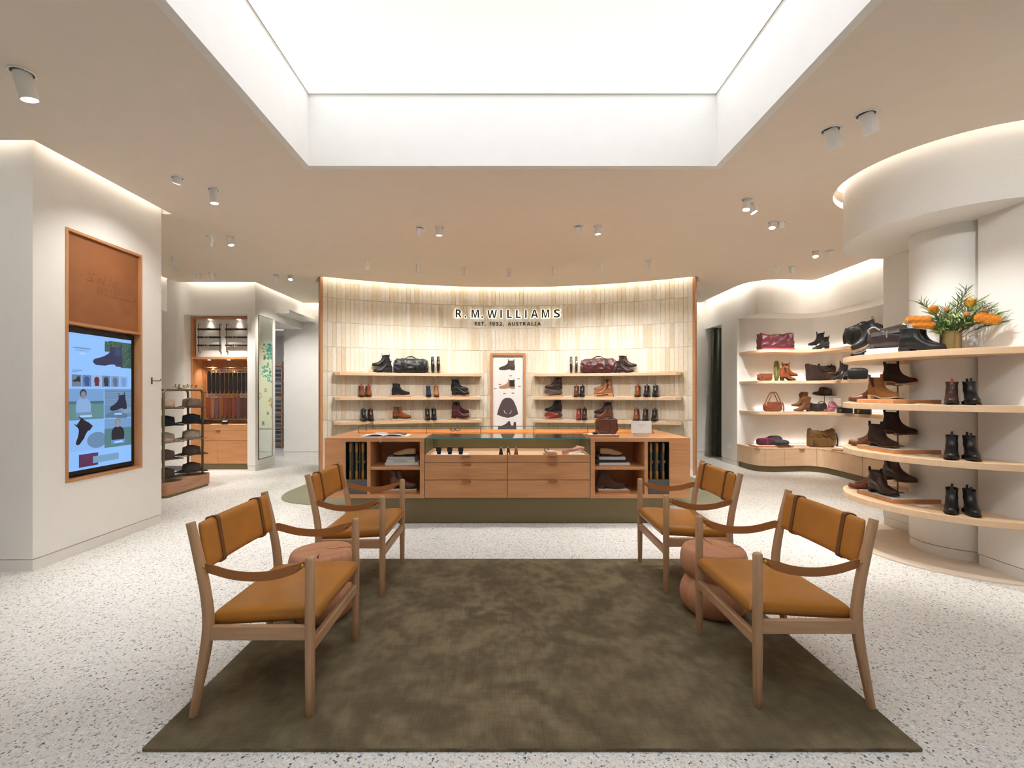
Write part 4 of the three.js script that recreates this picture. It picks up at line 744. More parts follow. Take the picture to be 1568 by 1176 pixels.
// ---------------------------------------------------------------- belt cabinet in the left wall
{
  const x0 = -5.62, x1 = -4.5, zf = -8.43, zb = -8.8, t = thing('belt_cabinet', 'oak-lined belt cabinet with drawers set in the left wall', 'cabinet', [0, 0, 0]), oak = M.oakCounter;
  part('side_panel', box(x0 + 0.002, x0 + 0.04, 0.06, 2.74, zb, zf, 'y'), oak, t); part('side_panel', box(x1 - 0.04, x1 - 0.002, 0.06, 2.74, zb, zf, 'y'), oak, t);
  part('top_panel', box(x0 + 0.04, x1 - 0.04, 2.70, 2.74, zb, zf), oak, t); part('back_panel', box(x0 + 0.04, x1 - 0.04, 0.06, 2.70, zb - 0.02, zb, 'y'), oak, t);
  part('display_board', box(x0 + 0.05, x1 - 0.05, 2.02, 2.70, zf - 0.10, zf - 0.07), M.wall, t, 'white board behind the upper belts');
  part('mid_shelf', box(x0 + 0.04, x1 - 0.04, 1.98, 2.02, zb, zf), oak, t);
  part('cabinet_top', box(x0 + 0.04, x1 - 0.04, 0.78, 0.805, zb, zf), oak, t); part('carcass', box(x0 + 0.04, x1 - 0.04, 0.1, 0.78, zb, zf - 0.02), M.darkWood, t);
  const dr = part('drawer', rbox(x0 + 0.042, x1 - 0.042, 0.52, 0.7, zf - 0.02, zf, 0.001), oak, t); part('leather_pull', rbox(-5.17, -5.09, 0.69, 0.702, zf, zf + 0.02, 0.003), M.tanPanel, dr, 'tan leather pull');
  part('drawer', rbox(x0 + 0.042, x1 - 0.042, 0.704, 0.778, zf - 0.02, zf, 0.001), oak, t);
  part('door', rbox(x0 + 0.042, -5.142, 0.105, 0.516, zf - 0.02, zf, 0.001), oak, t); part('door', rbox(-5.138, x1 - 0.042, 0.105, 0.516, zf - 0.02, zf, 0.001), oak, t);
  part('plinth', box(x0 + 0.002, x1 - 0.002, 0, 0.098, zb, zf - 0.005), M.bronze, t, 'bronze plinth');
  part('glass_ledge', box(x0 + 0.042, x1 - 0.042, 0.885, 0.893, zb, zb + 0.16), M.glassEdge, t);
  for (const y of [1.84, 1.385]) { const r = cyl(0.008, 0.008, x1 - x0 - 0.09, 10); r.rotateZ(Math.PI / 2); r.translate((x0 + x1) / 2, y, zb + 0.13); part('hanging_rail', r, M.brass, t); }
  for (const x of [-5.3, -4.78]) { const d = cyl(0.03, 0.03, 0.004, 16); d.translate(x, 2.697, zf - 0.035); part('downlight', d, M.lens, t); const l = new THREE.SpotLight(0xfff4e6, 0.25, 0, 0.75, 0.8, 2); l.position.set(x, 2.69, zf - 0.035); l.target.position.set(x, 1.8, zf - 0.08); l.castShadow = true; scene.add(l, l.target); }
  for (const x of [-5.42, -5.06, -4.7]) { const d = cyl(0.025, 0.025, 0.004, 16); d.translate(x, 1.977, zb + 0.16); part('downlight', d, M.lens, t); const l = new THREE.SpotLight(0xffeed8, 1.3, 0, 0.9, 0.8, 2); l.position.set(x, 1.965, zb + 0.16); l.target.position.set(x, 1, zb + 0.14); l.castShadow = true; scene.add(l, l.target); }
  // wall racks with three horizontal belts each
  [[-5.30, 'left', L.black], [-4.80, 'right', L.brown]].forEach(([cx, nm, mat], q) => {
    const rk = thing('belt_rack', `${nm} bronze ladder rack for horizontal belts on the white board`, 'rack', [cx, 2.36, zf - 0.07], 0, 'racks on the white board');
    for (const s of [-1, 1]) { const b = limb([[s * 0.19, 0.25, 0.0], [s * 0.19, 0.25, 0.045], [s * 0.19, 0.2, 0.05], [s * 0.19, -0.2, 0.05], [s * 0.19, -0.25, 0.045], [s * 0.19, -0.25, 0.0]], [0.008, 0.008], 8, 40); part('upright', b, M.bronze, rk); }
    [0.155, 0.01, -0.135].forEach((y, k) => {
      const b = thing('display_belt', `${['black', 'dark brown'][q]} belt, ${['top', 'middle', 'bottom'][k]} of three on the ${nm} ladder rack`, 'belt', [cx, 2.36 + y, zf - 0.005], 0, 'belts on the ladder racks');
      part('strap', rbox(-0.205, 0.205, -0.017, 0.017, -0.004, 0.004, 0.003), mat, b); part('strap_back', rbox(-0.2, 0.2, -0.015, 0.015, -0.036, -0.03, 0.002), mat, b);
      if (k) { part('buckle', new THREE.TorusGeometry(0.022, 0.004, 6, 4).rotateZ(Math.PI / 4), M.steel, b).position.set(-0.01, 0, 0.006); part('keeper', rbox(-0.075, -0.062, -0.02, 0.02, -0.005, 0.008, 0.002), M.steel, b); } else part('buckle', rbox(-0.03, 0.03, -0.021, 0.021, 0.002, 0.01, 0.005), mat, b);
    });
  });
  // hanging belts
  const lower = [[0x8e3c26, 'rust red'], [0x8e6244, 'sand'], [0x64464a, 'mauve brown'], [0x7e4a26, 'cognac'], [0x6e3828, 'red brown'], [0x643222, 'chestnut'], [0x743a2a, 'brick'], [0x5c3e3c, 'plum brown'], [0x4a302c, 'dark brown'], [0x4f3232, 'dark cherry'], [0x452e2e, 'espresso'], [0x3c2a2a, 'deep brown']];
  const bufU = merge([rbox(-0.03, 0.03, 0.0, 0.008, 0, 0.006, 0.002), rbox(-0.03, 0.03, -0.045, -0.037, 0, 0.006, 0.002), rbox(-0.03, -0.022, -0.042, 0.003, 0, 0.006, 0.002), rbox(0.022, 0.03, -0.042, 0.003, 0, 0.006, 0.002)]);
  const strapG = pillow(0.02, 0.071, 0.43, 8, 8), loopG = new THREE.TorusGeometry(0.014, 0.003, 6, 14).rotateY(Math.PI / 2), keepG = rbox(-0.03, 0.03, -0.014, 0, -0.002, 0.007, 0.002);
  strapG.rotateX(Math.PI / 2); strapG.rotateY(Math.PI / 2);
  for (let r = 0; r < 2; r++) for (let k = 0; k < 12; k++) {
    const mat = r ? leather(lower[k][0]) : L.black, y = r ? 1.37 : 1.825, xx = -5.43 + k * 0.079 - (r ? 0.02 : 0);
    const b = thing('hanging_belt', r ? `${lower[k][1]} leather belt, ${ORD[k]} from the left on the lower hanging rail` : 'black leather belt hanging on the upper rail of the belt cabinet', 'belt', [xx, y, zb + 0.137], 0, r ? 'belts on the lower rail' : 'black belts on the upper rail');
    const st = part('strap', strapG, mat, b); st.position.set(0, -0.255, 0.004); part('loop', loopG, mat, b).position.set(0, 0.0, -0.002);
    const silver = r ? (k > 3 && k < 7 ? M.brassBright : M.steel) : (k === 10 ? M.brassBright : M.steel); if (!(r === 1 && k === 7) && !(r === 0 && k < 1)) { part('buckle', bufU, silver, b).position.set(0, -0.02, 0.016); part('keeper', keepG, silver, b).position.set(0, -0.07, 0.016); }
  }
  // small things on the cabinet top
  const cd = thing('shoe_care_tin', 'small striped white and dark tin on the belt cabinet top', 'tin', [-5.05, 0.805, -8.5]); const c1 = cyl(0.045, 0.05, 0.05, 24); c1.translate(0, 0.025, 0); part('tin', c1, M.black, cd); const c2 = cyl(0.04, 0.04, 0.012, 24); c2.translate(0, 0.056, 0); part('lid', c2, M.white, cd);
  one('price_card', rbox(-0.11, 0.11, 0, 0.003, -0.03, 0.03, 0.001), M.paper, 'long white card lying at the right end of the belt cabinet top', 'card', [-4.78, 0.805, -8.49], 0, 'cards on the belt cabinet');
  one('price_card', rbox(-0.06, 0.06, 0, 0.003, -0.03, 0.03, 0.001), M.paper, 'short white card lying left of the tin on the belt cabinet', 'card', [-5.24, 0.805, -8.49], 0, 'cards on the belt cabinet');
  for (const [x, s] of [[-5.36, 0.05], [-5.47, 0.06]]) { const cb = thing('rolled_belt', x > -5.4 ? 'dark rolled belt on the belt cabinet, nearer the tin' : 'dark rolled belt on the belt cabinet, nearer the hat stand', 'belt', [x, 0.806, -8.52], 0, 'rolled belts on the cabinet'); const pts = []; for (let k = 0; k <= 60; k++) { const a = k / 60 * Math.PI * 6, r = s * (0.35 + 0.65 * k / 60); pts.push([Math.cos(a) * r, 0.018, Math.sin(a) * r]); } part('coil', band(pts, 0.034, 0.004, V(0, 1, 0), 120), L.brown, cb); }
}
// ---------------------------------------------------------------- mirror, map, stock room, curtain
{
  const t = thing('tall_mirror', 'tall narrow framed mirror on the wall left of the far doorway', 'mirror', [-4.36, 0, -8.575], Math.PI / 2);
  part('mirror_glass', box(-0.24, 0.24, 0.2, 2.745, 0.001, 0.012), M.mirror, t); const f = 0.008;
  part('frame', merge([box(-0.248, -0.24, 0.19, 2.755, 0, 0.016), box(0.24, 0.248, 0.19, 2.755, 0, 0.016), box(-0.248, 0.248, 0.19, 0.2, 0, 0.016), box(-0.248, 0.248, 2.745, 2.755, 0, 0.016)]), M.bronze, t, 'thin bronze frame');
  const tex = canvas(768, 1024, (g, W, H) => {
    g.fillStyle = '#efeacf'; g.fillRect(0, 0, W, H); for (let k = 0; k < 4000; k++) { g.fillStyle = ['#e9e4c8', '#f3efdc', '#e2dcc0'][k % 3]; g.fillRect(rnd() * W, rnd() * H, rr(2, 9), rr(1, 4)); }
    const blot = (x, y, r, c, n = 26) => { g.fillStyle = c; for (let k = 0; k < n; k++) { const a = rnd() * 6.28, q = Math.pow(rnd(), 0.6) * r; g.beginPath(); g.ellipse(x + Math.cos(a) * q, y + Math.sin(a) * q * 1.3, rr(3, r * 0.35), rr(3, r * 0.3), rnd() * 3, 0, 7); g.fill(); } };
    for (const [x, y, r, c] of [[180, 70, 70, '#4fae98'], [150, 110, 60, '#5fb8a4'], [200, 330, 70, '#62b6a2'], [150, 410, 50, '#6fbcaa'], [60, 360, 40, '#74bba9'], [420, 150, 90, '#57b09c'], [560, 300, 80, '#5db39f'], [640, 120, 60, '#4fae98'], [120, 690, 46, '#cdb866'], [90, 740, 60, '#c8b258'], [300, 640, 40, '#c9bd84'], [520, 600, 90, '#c2b878'], [650, 780, 70, '#5d7a68'], [220, 170, 26, '#6b7c70'], [210, 560, 22, '#b2b27a'], [110, 890, 18, '#4d5450'], [180, 840, 14, '#66706a'], [240, 960, 20, '#6d7f74']]) blot(x, y, r, c);
  });
  const m = thing('wall_map', 'pale painted map with green and ochre patches on the back wall', 'map', [-3.25, 0.6, -10.2]);
  part('panel', box(-0.62, 0.62, 0, 1.84, 0, 0.02), M.paper, m); const p = print('map_print', 1.24, 1.84, S({ map: tex, roughness: 0.8 }), m, 0.0205); p.position.y = 0.92;
}
{ // stock room shelving
  const t = thing('stock_shelf', 'dark timber stock shelving seen through the far left doorway', 'shelving', [-5.49, 0, -11.6]);
  const tall = 2.15; for (const x of [-0.42, 0, 0.13, 0.5]) part('upright', box(x - 0.015, x + 0.015, 0, tall, -0.3, 0, 'y'), M.walnut, t);
  const lv = [0.12, 0.50, 0.88, 1.26, 1.64, 2.02]; lv.forEach(y => part('shelf_board', box(-0.42, 0.5, y, y + 0.03, -0.3, 0), M.walnut, t));
  const lidGrey = S({ color: 0x8b8d90, roughness: 0.6 }), grey = [0x4b4d50, 0x5a5c5f, 0x3f4144].map(c => S({ color: c, roughness: 0.7 }));
  lv.slice(0, 5).forEach((y, i) => { for (let k = 0; k < 3; k++) {
    const b = thing('shoe_box', `grey shoe box, ${['bottom', 'middle', 'top'][k]} of three on the ${['lowest', 'second', 'third', 'fourth', 'fifth'][i]} level of the stock shelving`, 'box', [-5.635, y + 0.03 + k * 0.105, -11.61], 0, 'boxes in the stock room');
    part('carton', box(-0.13, 0.125, 0, 0.072, -0.26, 0), grey[(i + k) % 3], b); part('lid', box(-0.133, 0.128, 0.072, 0.1, -0.263, 0.003), lidGrey, b); } });
  [[1.67, 'upper'], [1.29, 'lower']].forEach(([y, n]) => { const b = thing('shoe_box', `dark shoe box on the ${n} right bay of the stock shelving`, 'box', [-5.425, y, -11.61], 0, 'boxes in the stock room'); part('carton', box(-0.045, 0.045, 0, 0.2, -0.25, 0), grey[2], b); part('lid', box(-0.047, 0.047, 0.2, 0.24, -0.253, 0.003), grey[0], b); });
  rectLight(-5.5, 2.85, -11.0, 1.2, 0.6, 0xf4f6ff, 5, -5.5, 0, -11.0001);
  const pl = thing('ceiling_light', 'flat white ceiling light in the stock room', 'ceiling light', [-5.5, 2.87, -11.0]); part('diffuser', box(-0.6, 0.6, 0, 0.03, -0.3, 0.3), M.panelGlow, pl);
}
{ // curtain in the far right doorway
  const t = thing('curtain', 'dark olive floor-length curtain in the far right doorway', 'curtain', [0, 0, 0]);
  const n = 160, rows = 14, pos = [], idx = []; for (let r = 0; r <= rows; r++) for (let i = 0; i <= n; i++) { const u = i / n, v = r / rows, x = 4.40 + u * 1.2 - (1 - v) * (1 - u) * 0.07, z = -9.98 + 0.035 * Math.sin(u * 58 + Math.sin(u * 9) * 1.4 + v * 0.5) + 0.01 * Math.sin(u * 131 + 2 * v); pos.push(x, 0.015 + v * 2.83, z); }
  for (let r = 0; r < rows; r++) for (let i = 0; i < n; i++) { const a = r * (n + 1) + i; idx.push(a, a + 1, a + n + 1, a + 1, a + n + 2, a + n + 1); }
  const g = new THREE.BufferGeometry(); g.setAttribute('position', new THREE.Float32BufferAttribute(pos, 3)); g.setAttribute('uv', new THREE.Float32BufferAttribute(pos.filter((_, i) => i % 3 !== 2), 2)); g.setIndex(idx); g.computeVertexNormals();
  const c = M.curtain; c.side = THREE.DoubleSide; part('cloth', g, c, t); part('curtain_track', box(4.38, 5.7, 2.845, 2.865, -9.99, -9.96), M.white, t); part('hem', band([...Array(20)].map((_, i) => [4.34 + i * 0.066, 0.03, -9.98 + 0.03 * Math.sin(i)]), 0.03, 0.003, V(0, 1, 0), 40), c, t);
}
{ const t = thing('ceiling_light', 'small light panel above the curtain in the far right lobby', 'ceiling light', [4.85, 2.735, -9.75]); part('diffuser', box(-0.25, 0.25, 0, 0.015, -0.08, 0.08), M.panelGlow, t); rectLight(4.85, 2.73, -9.75, 0.5, 0.16, 0xfff8f0, 12, 4.85, 0, -9.7501); }
{ const t = thing('wall_outlet', 'small white power outlet low on the wall beside the niche', 'outlet', [4.36, 0.34, -9.12], -Math.PI / 2); part('plate', rbox(-0.06, 0.06, -0.045, 0.045, 0, 0.008, 0.003), M.white, t); for (const x of [-0.03, 0.03]) part('socket', rbox(x - 0.015, x + 0.015, -0.02, 0.02, 0.007, 0.0095, 0.001), M.paper, t); }
// ================================================================ FOOTWEAR
const sstep = (a, b, x) => { const t = Math.max(0, Math.min(1, (x - a) / (b - a))); return t * t * (3 - 2 * t); };
const KIND = {
  chelsea: { heel: 0.024, lv: [[0.010, 0.004, 0.292, 0.043], [0.020, 0, 0.299, 0.048], [0.034, -0.003, 0.297, 0.050], [0.046, -0.004, 0.286, 0.049], [0.056, -0.004, 0.262, 0.047], [0.066, -0.003, 0.232, 0.045], [0.078, -0.001, 0.204, 0.043], [0.092, 0.003, 0.178, 0.041], [0.108, 0.008, 0.158, 0.0385], [0.125, 0.012, 0.146, 0.0375], [0.142, 0.013, 0.139, 0.038], [0.158, 0.010, 0.137, 0.040], [0.172, 0.007, 0.136, 0.042]], gore: true },
  heeled: { heel: 0.052, lv: [[0.010, 0.006, 0.272, 0.039], [0.020, 0.002, 0.280, 0.043], [0.032, 0, 0.276, 0.045], [0.044, -0.002, 0.258, 0.044], [0.054, -0.002, 0.234, 0.042], [0.066, -0.001, 0.206, 0.040], [0.080, 0.001, 0.178, 0.038], [0.096, 0.006, 0.156, 0.036], [0.114, 0.010, 0.142, 0.0355], [0.135, 0.011, 0.135, 0.037], [0.155, 0.008, 0.134, 0.039], [0.172, 0.005, 0.135, 0.041]], gore: true },
  western: { heel: 0.045, lv: [[0.010, 0.006, 0.285, 0.037], [0.020, 0.002, 0.296, 0.042], [0.032, 0, 0.286, 0.044], [0.046, -0.002, 0.258, 0.043], [0.060, -0.002, 0.222, 0.041], [0.078, 0.0, 0.186, 0.039], [0.098, 0.004, 0.160, 0.038], [0.124, 0.008, 0.146, 0.038], [0.15, 0.006, 0.145, 0.042], [0.18, 0.0, 0.150, 0.048], [0.215, -0.004, 0.156, 0.052]], gore: false, scallop: true },
  slipper: { heel: 0.016, lv: [[0.008, 0.006, 0.27, 0.038], [0.016, 0.002, 0.278, 0.042], [0.028, 0, 0.274, 0.044], [0.040, -0.001, 0.26, 0.042], [0.050, 0.0, 0.238, 0.040], [0.058, 0.001, 0.215, 0.038], [0.066, 0.002, 0.19, 0.036], [0.074, 0.003, 0.165, 0.034]], gore: false, open: true },
  pointed: { heel: 0.014, lv: [[0.006, 0.006, 0.27, 0.034], [0.014, 0.002, 0.276, 0.038], [0.024, 0, 0.262, 0.039], [0.034, 0.0, 0.232, 0.038], [0.042, 0.001, 0.2, 0.036]], gore: false, open: true, strap: true },
};
const geoCache = {};
function bootGeometry(kind) {
  if (geoCache[kind]) return geoCache[kind];
  const K = KIND[kind], Lc = K.lv, n = 34, o = {};
  const H = x => { const u = x / 0.29; return K.heel * (1 - sstep(0.28, 0.62, u)) + 0.010 * Math.pow(Math.max(0, (u - 0.72) / 0.28), 2) + 0.004; };
  const at = y => { let k = 0; while (k < Lc.length - 2 && Lc[k + 1][0] < y) k++; const a = Lc[Math.max(0, k - 1)], b = Lc[k], c = Lc[k + 1], d = Lc[Math.min(Lc.length - 1, k + 2)], t = (y - b[0]) / (c[0] - b[0]); return [1, 2, 3].map(i => { const m0 = (c[i] - a[i]) / (c[0] - a[0]) * (c[0] - b[0]), m1 = (d[i] - b[i]) / (d[0] - b[0]) * (c[0] - b[0]), t2 = t * t, t3 = t2 * t; return (2 * t3 - 3 * t2 + 1) * b[i] + (t3 - 2 * t2 + t) * m0 + (-2 * t3 + 3 * t2) * c[i] + (t3 - t2) * m1; }); };
  const wid = (u, y) => { const low = 1 - sstep(0.05, 0.10, y), s = Math.sqrt(Math.max(0, 4 * u * (1 - u))); const p = Math.pow(s, 0.82) * (low * (0.76 + 0.26 * sstep(0.3, 0.75, u) - 0.10 * Math.exp(-Math.pow((u - 0.42) / 0.16, 2))) + (1 - low)); return kind === 'pointed' || kind === 'western' ? p * (1 - 0.35 * low * sstep(0.72, 1, u)) : p; };
  const P = (y, t, grow = 0) => { const [xh, xt, w] = at(y), u = (1 - Math.cos(t)) / 2, x = xh - grow + (xt - xh + 2 * grow) * u; return V(x - 0.14, y + H(x), Math.sign(Math.sin(t)) * wid(u, y) * (w + grow)); };
  const ring = (y, g = 0, dy = 0) => { const r = []; for (let j = 0; j < n; j++) { const q = P(y, (j + 0.5) / n * Math.PI * 2, g); q.y += dy; r.push(q); } return r; };
  const y0 = Lc[0][0], y1 = Lc[Lc.length - 1][0], rings = []; for (let i = 0; i <= 26; i++) rings.push(ring(y0 + (y1 - y0) * i / 26));
  if (K.scallop) rings[26].forEach(p => { p.y += 0.016 * Math.cos((p.x + 0.14) / 0.15 * Math.PI * 2 + Math.PI) - 0.004; });
  rings.push(ring(y1, -0.003, 0.001), ring(y1, -0.006, -0.012), ring(Math.max(y0 + 0.01, y1 - 0.05), -0.006, 0));
  o.upper = loft(rings.map(r => r), true, true);
  const sR = (y, g) => { const r = []; for (let j = 0; j < n; j++) { const q = P(y0 + 0.012, (j + 0.5) / n * Math.PI * 2, g); q.y = y + H(q.x + 0.14); r.push(q); } return r; };
  o.sole = toCreasedNormals(loft([sR(0.0, 0.002), sR(0.001, 0.0045), sR(0.010, 0.005), sR(0.0115, 0.002)]), 0.7);
  const hr = (y, g) => { const r = []; for (let j = 0; j < n; j++) { const q = P(y0 + 0.012, (j + 0.5) / n * Math.PI * 2, g); q.x = Math.min(q.x, -0.14 + 0.072 + (K.heel > 0.04 ? -0.012 : 0)); q.y = y; r.push(q); } return r; };
  const hs = K.heel > 0.04 ? -0.004 : 0.002; o.heel = toCreasedNormals(loft([hr(0, hs - 0.001), hr(K.heel * 0.5, hs), hr(K.heel + 0.006, 0.003)]), 0.6);
  if (K.gore) {
    o.gore = [-1, 1].map(s => { const rows = []; for (let i = 0; i <= 10; i++) { const y = 0.082 + (y1 - 0.001 - 0.082) * i / 10, [xh, xt, w] = at(y), mid = (xh + xt) / 2 + 0.006 * (1 - i / 10) - 0.004, hw = 0.013 + 0.010 * Math.pow(i / 10, 1.4); const r = []; for (let j = 0; j <= 8; j++) { const x = mid - hw + 2 * hw * j / 8, u = Math.max(0.02, Math.min(0.98, (x - xh) / (xt - xh))); r.push(V(x - 0.14, y + H(x), s * (wid(u, y) * w + 0.0014))); } rows.push(s > 0 ? r.reverse() : r); } return loft(rows, false, false, false); });
    const [xh, xt] = at(y1); const yt = y1 + H(xh); const loopG = (x, lean) => { const g = band([[x, yt - 0.02, -0.004], [x + lean * 0.3, yt + 0.012, -0.003], [x + lean, yt + 0.026, 0], [x + lean * 0.5, yt + 0.012, 0.004], [x, yt - 0.02, 0.005]], 0.016, 0.0025, V(0, 0, 1), 16); return g; };
    o.tabs = [band([[xh - 0.14 + 0.001, yt - 0.03, 0], [xh - 0.14 - 0.004, yt + 0.01, 0], [xh - 0.14 - 0.004, yt + 0.027, 0], [xh - 0.14 + 0.004, yt + 0.024, 0], [xh - 0.14 + 0.007, yt - 0.01, 0]], 0.015, 0.0022, V(0, 0, 1), 18), band([[xt - 0.14 - 0.001, yt - 0.03, 0], [xt - 0.14 + 0.003, yt + 0.01, 0], [xt - 0.14 + 0.002, yt + 0.027, 0], [xt - 0.14 - 0.006, yt + 0.024, 0], [xt - 0.14 - 0.008, yt - 0.01, 0]], 0.015, 0.0022, V(0, 0, 1), 18)];
  }
  if (K.strap) o.strap = band([[-0.1, 0.04, 0.03], [-0.14, 0.062, 0.014], [-0.148, 0.066, 0], [-0.14, 0.062, -0.014], [-0.1, 0.04, -0.03]], 0.008, 0.003, V(0, 1, 0), 20);
  return geoCache[kind] = o;
}
function boot(kind, up, o) { // o: pos, turn, label, group, scale, sole, tab, elastic, name
  const g = bootGeometry(kind), K = KIND[kind];
  const t = thing(o.name || (K.gore ? 'chelsea_boot' : kind === 'western' ? 'western_boot' : 'slip_on_shoe'), o.label, K.gore || kind === 'western' ? 'boot' : 'shoe', o.pos, o.turn || 0, o.group);
  const sole = o.sole || L.soleDark;
  part('upper', g.upper, up, t); const s = part('sole', g.sole, sole, t); part('heel', g.heel, o.heelMat || sole, t);
  if (g.gore) { for (const q of g.gore) part('elastic_gore', q, o.elastic || L.elasticBlack, t); for (const q of g.tabs) part('pull_tab', q, o.tab || L.tabBlack, t); }
  if (g.strap) part('heel_strap', g.strap, up, t);
  if (o.scale) t.scale.setScalar(o.scale); if (o.rot) t.rotation.set(...o.rot); if (o.pitch) t.rotation.z = o.pitch;
  return t;
}
function stand(x, y, z, h, label, mat = M.bronze) { const t = thing('boot_stand', label, 'display stand', [x, y, z], 0, 'boot display stands'); const r = cyl(0.006, 0.006, h - 0.012, 10); r.translate(0, h / 2, 0); part('rod', r, mat, t); part('foot_plate', rbox(-0.035, 0.035, 0, 0.006, -0.03, 0.03, 0.002), mat, t); part('top_plate', rbox(-0.025, 0.025, h - 0.006, h, -0.02, 0.02, 0.002), mat, t); }
function tray(x, y, z, turn, w, d, label, h = 0.026, group = 'display trays') { const t = thing('display_tray', label, 'tray', [x, y, z], turn, group); part('tray_body', rbox(-w / 2, w / 2, 0, h, -d / 2, d / 2, 0.003), M.oakCounter, t); part('cream_top', box(-w / 2 + 0.012, w / 2 - 0.012, h - 0.001, h + 0.0012, -d / 2 + 0.012, d / 2 - 0.012), M.paper, t); }
function card(x, y, z, turn, w, d, label, group = 'flat price cards') { const t = thing('price_card', label, 'card', [x, y, z], turn, group); part('holder', rbox(-w / 2, w / 2, 0, 0.004, -d / 2, d / 2, 0.0015), M.oakPale, t); part('paper', box(-w / 2 + 0.004, w / 2 - 0.004, 0.004, 0.0052, -d / 2 + 0.004, d / 2 - 0.004), M.white, t); }

// place on the tiled wall's shelves by bearing; returns [x, z, angle]
function shelfAt(px, R) { let a = -0.6, b = 0.6; for (let i = 0; i < 50; i++) { const m = (a + b) / 2, [x, z] = arcP(R, m); (x / -z > (px - CX) / FOC) ? b = m : a = m; } const m = (a + b) / 2, [x, z] = arcP(R, m); return [x, z, m]; }
const RB = ARC.face - 0.15, BS = 1.03;
function sideBoot(kind, up, px, y, toLeft, label, o = {}) { const [x, z, th] = shelfAt(px, o.R || RB); return boot(kind, up, { ...o, pos: [x, y, z], turn: -th + (toLeft ? Math.PI : 0) + (o.skew || 0), label, scale: o.scale || BS }); }
function frontBoot(up, px, y, label, o = {}) { const [x, z, th] = shelfAt(px, o.R || RB); return boot(o.kind || 'chelsea', up, { ...o, pos: [x, y, z], turn: -th - Math.PI / 2 + (o.skew || 0), label, scale: o.scale || 0.98 }); }
function shelfTray(px, y, label, w = 0.34) { const [x, z, th] = shelfAt(px, RB); tray(x, y, z, -th, w, 0.15, label, 0.026, 'trays on the tiled wall shelves'); }
function stack(up0, up1, px, y, toLeft, name, o = {}) { // one boot on the shelf (or tray), its mate raised behind on a stand
  const yb = y + (o.tray ? 0.0272 : 0), s = toLeft ? -1 : 1;
  if (o.tray) shelfTray(px, y, `oak tray under the ${name}`, 0.33);
  sideBoot(o.kind || 'chelsea', up0, px + (o.dx || 0), yb, toLeft, `lower of two ${name}`, { ...o, R: RB - 0.05 });
  const [x, z, th] = shelfAt(px + (o.dx1 || 0), RB + 0.06); const h = o.lift || 0.085; stand(x, yb, z, h, `stand under the ${name}`);
  sideBoot(o.kind || 'chelsea', up1, px + (o.dx1 || 0), yb + h, toLeft, `raised one of two ${name}`, { ...o, R: RB + 0.06, sole: o.sole1 || o.sole });
}
